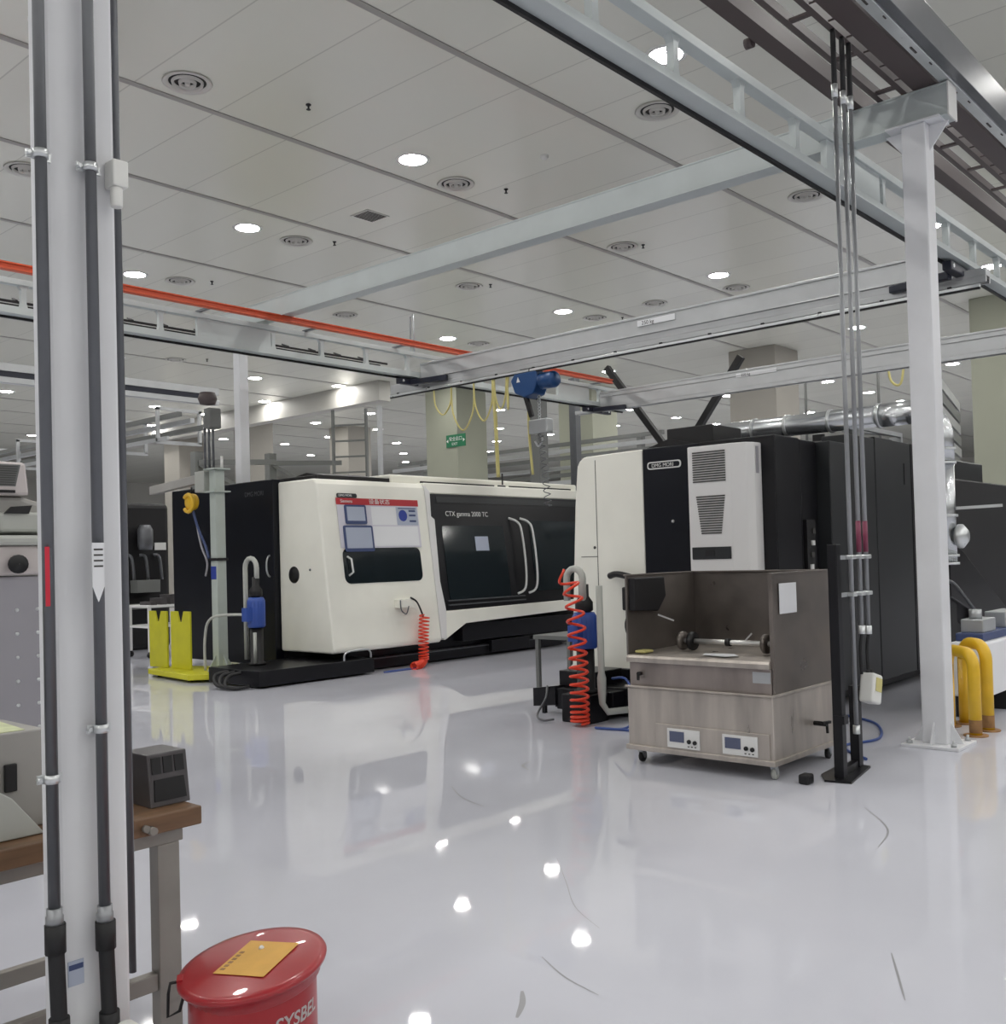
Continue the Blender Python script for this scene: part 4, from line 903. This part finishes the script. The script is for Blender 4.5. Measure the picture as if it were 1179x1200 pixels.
# wires and cables overhead on the right
t = thing('hanger_rail', (19, 8, 5.1), 'thin pale rail with drop rods behind the farther bridge crane', 'rail')
MB().bar((20.2, 4.2, 5.55), (20.2, 13.2, 5.45), .05, .05).build('rail', 'galv', t)
MB().tube(spline([(20.2, 7.55, 5.5), (20.2, 7.5, 5.0), (20.2, 7.3, 4.9), (20.2, 7.2, 5.5)], 6), .025, 8).build('cable_loop', 'cable_yellow', t)
for y in (7.75, 9.3): MB().cyl((20.2, y, 3.6), (20.2, y, 5.5), .03, 8).build('drop_rod', 'rack', t)

# exit sign on the concrete column
X_ = thing('exit_sign', (24.34, 23.69, 5.6), 'green exit sign with white lettering on the pale green column', 'sign')
ex, ey, ez = 24.346, 23.69, 5.44
MB().box(ex - .03, ex, ey - .45, ey + .45, ez, ez + .42).build('panel', 'sign_green', X_, bevel=.004)
text('lettering', '安全出口', (ex - .035, ey + .31, ez + .22), (0, -1, 0), (0, 0, 1), .155, 'white', X_)
text('lettering', 'EXIT', (ex - .035, ey + .18, ez + .06), (0, -1, 0), (0, 0, 1), .13, 'white', X_)
for s_ in (1, -1): MB().prism([(ey + s_ * .43, ez + .21), (ey + s_ * .35, ez + .27), (ey + s_ * .35, ez + .15)], 'x', ex - .036, ex - .0305).build('arrow', 'white', X_)

# ------------------------------------------------------------------ background, right
Z = thing('chip_conveyor', (14.2, 4.6, 0), 'black sloping chip conveyor of the next machine, behind the yellow hoops', 'conveyor')
b = MB(); b.prism([(13.23, 1.75), (13.4, 1.75), (15.6, .75), (15.6, .35), (13.23, 1.0)], 'y', 4.25, 4.7); b.build('incline', 'black', Z, bevel=.02)
b = MB(); b.box(13.25, 13.6, 4.3, 4.65, 0, 1.6); b.build('support', 'soot', Z)
MB().box(14.9, 15.5, 4.3, 4.65, 0, .5).build('support', 'soot', Z)
Y_ = thing('machine_enclosure', (16.5, 6, 0), 'black machine enclosure at the far right edge behind the drop duct', 'machine')
MB().box(13.6, 19, 5.0, 7.4, 0, 2.66).build('body', 'soot', Y_, bevel=.02)
MB().box(13.9, 18, 5.2, 7.2, 2.66, 3.0).build('roof_box', 'charcoal', Y_, bevel=.02)
MB().box(15.05, 15.2, 4.95, 5.0, 1.0, 2.1).build('door_edge', 'charcoal', Y_)
b = MB(); b.turn([(.1, 0), (.1, .12), (.08, .16), (.001, .16)], (16.3, 5.3, 3.0), 16); b.build('beacon', 'red', Y_)
C_ = thing('pallet_crate', (10.9, 3.1, 0), 'white crate with tan end board behind the yellow hoops', 'crate')
MB().box(10.1, 11.75, 2.95, 3.28, .2, .72).build('box', 'paper', C_, bevel=.02)
MB().box(11.4, 11.751, 2.935, 2.95, .3, .62).build('end_board', 'tan', C_)
for x in (10.2, 10.9, 11.6): MB().box(x - .06, x + .06, 2.98, 3.25, 0, .2).build('bearer', 'soot', C_)
t = thing('machine_vice', (10.9, 3.1, .722), 'grey blue machine vice resting on the white crate', 'vice')
MB().box(10.2, 11.7, 3.0, 3.25, .722, .8).build('base', 'frame_blue', t, bevel=.01)
MB().box(10.3, 10.7, 3.02, 3.23, .8, .93).build('jaw', 'galv', t, bevel=.01)
MB().box(11.05, 11.65, 3.02, 3.23, .8, .96).build('jaw', 'galv', t, bevel=.01)
MB().cyl((10.4, 3.12, .93), (10.4, 3.12, 1.02), .06, 12).build('screw', 'galv', t)

# ------------------------------------------------------------------ left machine and workbench in front
G = thing('grinding_machine', (2.2, 6.5, 0), 'lilac-grey machine with louvred top unit at the left edge', 'machine')
MB().box(1.2, 2.72, 6.1, 7.6, .35, 1.62).build('lower_body', 'left_grey', G, bevel=.02)
b = MB()
for x in (2.46, 2.58, 2.34):
    for k in range(6): b.turn([(.012, 0), (.010, -.006), (.001, -.007)], (x + .06, 6.1, .72 + k * .14), 10, 0, 'y', cap=False)
b.build('rivets', 'zinc', G)
MB().box(1.2, 2.74, 6.08, 7.6, 1.625, 1.80).build('mid_band', 'pale_warm', G, bevel=.02)
MB().box(1.2, 2.76, 6.05, 7.6, 1.80, 1.86).build('ledge', 'sheet_pale', G, bevel=.02)
MB().prism([(1.2, 1.86), (2.74, 1.86), (2.74, 2.06), (2.6, 2.1), (1.2, 2.1)], 'y', 6.2, 7.5).build('shoulder', 'sheet', G, bevel=.03)
MB().box(2.44, 2.72, 6.12, 6.3, 1.88, 2.0).build('cover_box', 'sheet_pale', G, bevel=.02)
MB().prism([(2.46, 1.99), (2.5, 2.03), (2.62, 2.04), (2.6, 1.99)], 'y', 6.1, 6.119).build('slot', 'soot', G)
u = MB().prism([(1.4, 2.1), (2.63, 2.1), (2.61, 2.30), (1.4, 2.32)], 'y', 6.15, 7.2).build('top_unit', 'pale_warm', G, bevel=.02)
b = MB()
for k in range(9): b.box(1.6, 2.535 + .003 * k, 6.142, 6.1464, 2.162 + k * .0135, 2.166 + k * .0135)
b.build('louvre', 'grille', u)
MB().prism([(1.5, 2.155), (2.545, 2.155), (2.575, 2.285), (1.5, 2.285)], 'y', 6.1465, 6.1495).build('louvre_panel', 'rack', u)
MB().box(2.44, 2.54, 6.14, 6.1495, 2.115, 2.132).build('latch', 'soot', u)
b = MB(); b.turn([(.03, 0), (.03, -.03), (.055, -.035), (.055, -.06), (.001, -.065)], (2.505, 6.08, 1.69), 16, 0, 'y', cap=False); b.build('knob', 'rubber', G)
MB().box(1.3, 2.65, 6.2, 7.5, 0, .35).build('plinth', 'soot', G)

T = thing('workbench', (1.5, 3.5, 0), 'oily hardwood topped workbench on grey steel legs behind the big column', 'workbench')
MB().box(.6, 1.955, 3.21, 3.85, .735, .8).build('wooden_top', 'wood', T, bevel=.006)
b = MB(); b.box(.65, 1.92, 3.28, 3.33, .675, .735); b.box(.65, 1.92, 3.73, 3.78, .675, .735); b.build('top_frame', 'bench_steel', T, bevel=.004)
for (x, y) in ((1.82, 3.28), (1.82, 3.72), (.98, 3.28), (.98, 3.72)):
    b = MB(); b.box(x, x + .085, y, y + .06, 0, .675); b.build('leg', 'bench_steel', T, bevel=.004)
b = MB(); b.box(1.065, 1.82, 3.29, 3.33, .17, .23); b.box(.985, 1.82, 3.74, 3.775, .17, .23); b.build('stretcher', 'bench_steel', T, bevel=.004)
b = MB(); b.cyl((1.755, 3.21, .755), (1.755, 3.18, .755), .014, 10); b.cyl((1.735, 3.21, .765), (1.735, 3.19, .765), .012, 10); b.build('bolt', 'bench_steel', T)
def block(x, y, label, w=.155):
    t = thing('fixture_block', (x, y, .8), label, 'fixture block')
    b = MB(); b.prism([(y - .05, .8), (y + .16, .8), (y + .14, .985), (y - .025, .985)], 'x', x, x + w); b.build('casting', 'cast', t, bevel=.004)
    f_ = lambda z: y - .05 + (z - .8) * .135
    b = MB(); b.prism([(x + .015, .82), (x + w - .015, .82), (x + w - .02, .895), (x + .02, .895)], 'y', -.004, .0); b.move(lambda v: (v.x, v.y + f_(v.z) - .0005, v.z)); b.build('recess', 'soot', t)
    for k in range(3):
        b = MB(); a = x + .014 + k * .045; b.prism([(a, .915), (a + .035, .915), (a + .035, .972), (a, .972)], 'y', -.004, 0); b.move(lambda v: (v.x, v.y + f_(v.z) - .0005, v.z)); b.build('slot', 'rubber', t)
    return t
block(1.815, 3.36, 'dark cast fixture block with three slots near the bench end')
block(1.62, 3.56, 'dark cast fixture block partly behind the three-slot block', .14)
t = thing('terminal_box', (1.68, 3.24, .8), 'small white plastic box on the bench beside the big column', 'box')
MB().box(1.6, 1.70, 3.225, 3.28, .8, .865).build('body', 'white_plastic', t, bevel=.006)
MB().box(1.62, 1.68, 3.235, 3.27, .865, .89).build('knob', 'sheet', t, bevel=.006)
t = thing('sheet_metal_hopper', (1.2, 3.5, .8), 'grey sheet metal hopper with sloping front, left on the workbench', 'hopper')
b = MB(); b.box(.7, 1.5, 3.42, 3.8, .8, 1.12); b.build('body', 'sheet', t, bevel=.006)
b = MB(); b.prism([(.7, .802), (1.44, .802), (1.34, .93), (1.20, 1.03), (.7, 1.16)], 'y', 3.3, 3.41); b.build('sloping_front', 'sheet_pale', t, bevel=.004)
MB().box(1.36, 1.40, 3.405, 3.419, .93, 1.02).build('catch', 'rubber', t, bevel=.004)
b = MB(); b.box(1.16, 1.24, 3.3, 3.40, 1.06, 1.11); b.box(1.16, 1.19, 3.29, 3.30, .98, 1.11); b.build('clip', 'rubber', t, bevel=.006)
tag(MB().prism([(.8, 3.43), (1.44, 3.44), (1.47, 3.78), (.82, 3.8)], 'z', 1.1205, 1.1225).build('paper_sheet', 'paper_green'), 'green-tinted printed sheet lying on the grey hopper', 'paper', kind='thing')
tag(MB().box(.9, 1.28, 3.56, 3.78, 1.1235, 1.15).build('notebook', 'tray_dark', bevel=.005), 'dark purple notebook on top of the grey hopper', 'notebook', kind='thing')
t = thing('castor_wheel', (1.42, 4.2, 0), 'dark round castor on the floor under the workbench', 'castor')
MB().turn([(.02, -.02), (.06, -.02), (.06, .02), (.02, .02)], (1.5, 4.2, .06), 18, 0, 'x').build('wheel', 'rubber', t)

# ------------------------------------------------------------------ oily waste can
Q = thing('waste_can', (1.785, 2.665, 0), 'red round oily-waste can with yellow label on its lid', 'bin')
cx, cy = 1.785, 2.665
MB().turn([(.19, 0), (.192, .01), (.192, .395), (.19, .40)], (cx, cy, 0), 48).build('body', 'red', Q)
vd = Vector((cx, cy, 0)).normalized(); rt = Vector((vd.y, -vd.x, 0))
nrm = (Vector((0, 0, 1)) - rt * .13 - vd * .07).normalized(); e1 = (rt - nrm * rt.dot(nrm)).normalized(); e2 = nrm.cross(e1)
def tl(v): return Vector((cx, cy, .43)) + e1 * v.x + e2 * v.y + nrm * v.z
b = MB(); b.turn([(.196, -.055), (.2, -.05), (.2, -.018), (.222, -.014), (.226, -.004), (.222, .004), (.20, .008), (.001, .012)], (0, 0, 0), 56, cap=False); b.move(tl); lid = b.build('lid', 'red', Q)
b = MB(); b.box(-.075, .105, -.10, .10, .0125, .0135)
b.move(lambda v: tl(Vector(((v.x - .015) * .82 + v.y * .57 + .015, -(v.x - .015) * .57 + v.y * .82, v.z)))); b.build('yellow_label', 'label_yellow', lid)
b = MB()
for k in range(6): b.box(-.065 + 0, -.05, -.08 + k * .02, -.068 + k * .02, .0137, .0141)
b.move(lambda v: tl(Vector(((v.x - .015) * .82 + v.y * .57 + .015, -(v.x - .015) * .57 + v.y * .82, v.z)))); b.build('label_marks', 'rust', lid)
b = MB(); b.ball((0, 0, 0), .009, 6); b.move(lambda v: tl(Vector((v.x + .03, v.y + .06, v.z + .013)))); b.build('rivet', 'white', lid)
b = MB(); b.tube([tl(Vector(p)) for p in ((-.2, .0, .0), (-.24, -.02, .01), (-.25, -.02, -.02), (-.262, -.02, -.09), (-.225, -.03, -.075), (-.205, -.02, -.03))], .005, 8); b.build('handle', 'soot', Q)
b = MB(); b.box(-.222, -.205, -.02, .02, -.03, .012); b.move(tl); b.build('hinge_lug', 'red', Q)
# lettering wrapped round the body
cu = bpy.data.curves.new('can_lettering', 'FONT'); cu.body = 'SYSBEL'; cu.size = .057; cu.extrude = .0006; cu.shear = .15; cu.offset = .0012
to = bpy.data.objects.new('can_lettering', cu); COL.objects.link(to)
me = bpy.data.meshes.new_from_object(to.evaluated_get(bpy.context.evaluated_depsgraph_get())); bpy.data.objects.remove(to)
a0 = math.atan2(-vd.y, -vd.x)
for v in me.vertices:
    a = a0 + .30 + v.co.x / .193; v.co = Vector((.1932 * math.cos(a), .1932 * math.sin(a), .288 + v.co.y + v.co.x * .06))
    v.co += Vector((0, 0, 0))
me.materials.clear(); me.materials.append(M['white'])
o = bpy.data.objects.new('can_lettering', me); COL.objects.link(o); o.parent = Q

# scuffs on the epoxy
fl = bpy.data.objects['floor']
def scuff(pts, w):
    P = spline(pts, 6); b = MB(); vs = []
    for i, p in enumerate(P):
        d = (P[min(i + 1, len(P) - 1)] - P[max(i - 1, 0)]).normalized(); n = Vector((-d.y, d.x, 0)) * w * (.4 + .6 * math.sin(math.pi * i / (len(P) - 1)))
        vs.append((b.bm.verts.new(p + n), b.bm.verts.new(p - n)))
    for i in range(len(vs) - 1): b.bm.faces.new((vs[i][0], vs[i][1], vs[i + 1][1], vs[i + 1][0]))
    b.build('scuff_mark', 'scuff', fl)
for pts, w in (([(4.3, 3.5, .0008), (4.0, 3.2, .0008), (3.75, 2.95, .0008), (3.6, 2.7, .0008)], .002), ([(6.3, 2.6, .0008), (5.9, 2.3, .0008), (5.5, 2.2, .0008)], .006), ([(2.9, 2.55, .0008), (2.82, 2.48, .0008), (2.72, 2.42, .0008)], .012),
               ([(3.2, 2.7, .0008), (3.1, 2.5, .0008), (3.05, 2.3, .0008)], .004), ([(5.2, 5.2, .0008), (5.0, 4.9, .0008), (4.9, 4.6, .0008)], .006), ([(6.2, 5.3, .0008), (6.05, 5.25, .0008), (5.95, 5.1, .0008)], .012), ([(4.1, 1.6, .0008), (3.7, 1.4, .0008)], .005)):
    scuff(pts, w)
b = MB(); b.tube(spline([(2.13, 2.45, .01), (2.2, 2.5, .012), (2.28, 2.48, .01), (2.25, 2.42, .02), (2.18, 2.43, .01)], 6), .004, 6)
tag(b.build('wire_scrap', 'conduit'), 'short twisted scrap of wire on the floor beside the red can', 'wire', kind='thing')

# ------------------------------------------------------------------ render look
for ob in list(scn.objects):
    if ob.parent is None and ob.type in ('MESH', 'EMPTY') and 'kind' not in ob: ob['kind'] = 'thing'
w = bpy.data.worlds.new('hall'); scn.world = w; w.use_nodes = True
w.node_tree.nodes['Background'].inputs[0].default_value = (.9, .95, 1, 1); w.node_tree.nodes['Background'].inputs[1].default_value = .02
scn.view_settings.view_transform = 'Standard'; scn.view_settings.look = 'None'; scn.view_settings.gamma = 1
scn.view_settings.exposure = 0.07
scn.view_settings.use_curve_mapping = False
c = scn.cycles
c.max_bounces = 10; c.diffuse_bounces = 6; c.glossy_bounces = 4; c.sample_clamp_indirect = 6; c.sample_clamp_direct = 0
c.use_denoising = True; c.caustics_reflective = False; c.caustics_refractive = False; c.use_light_tree = True
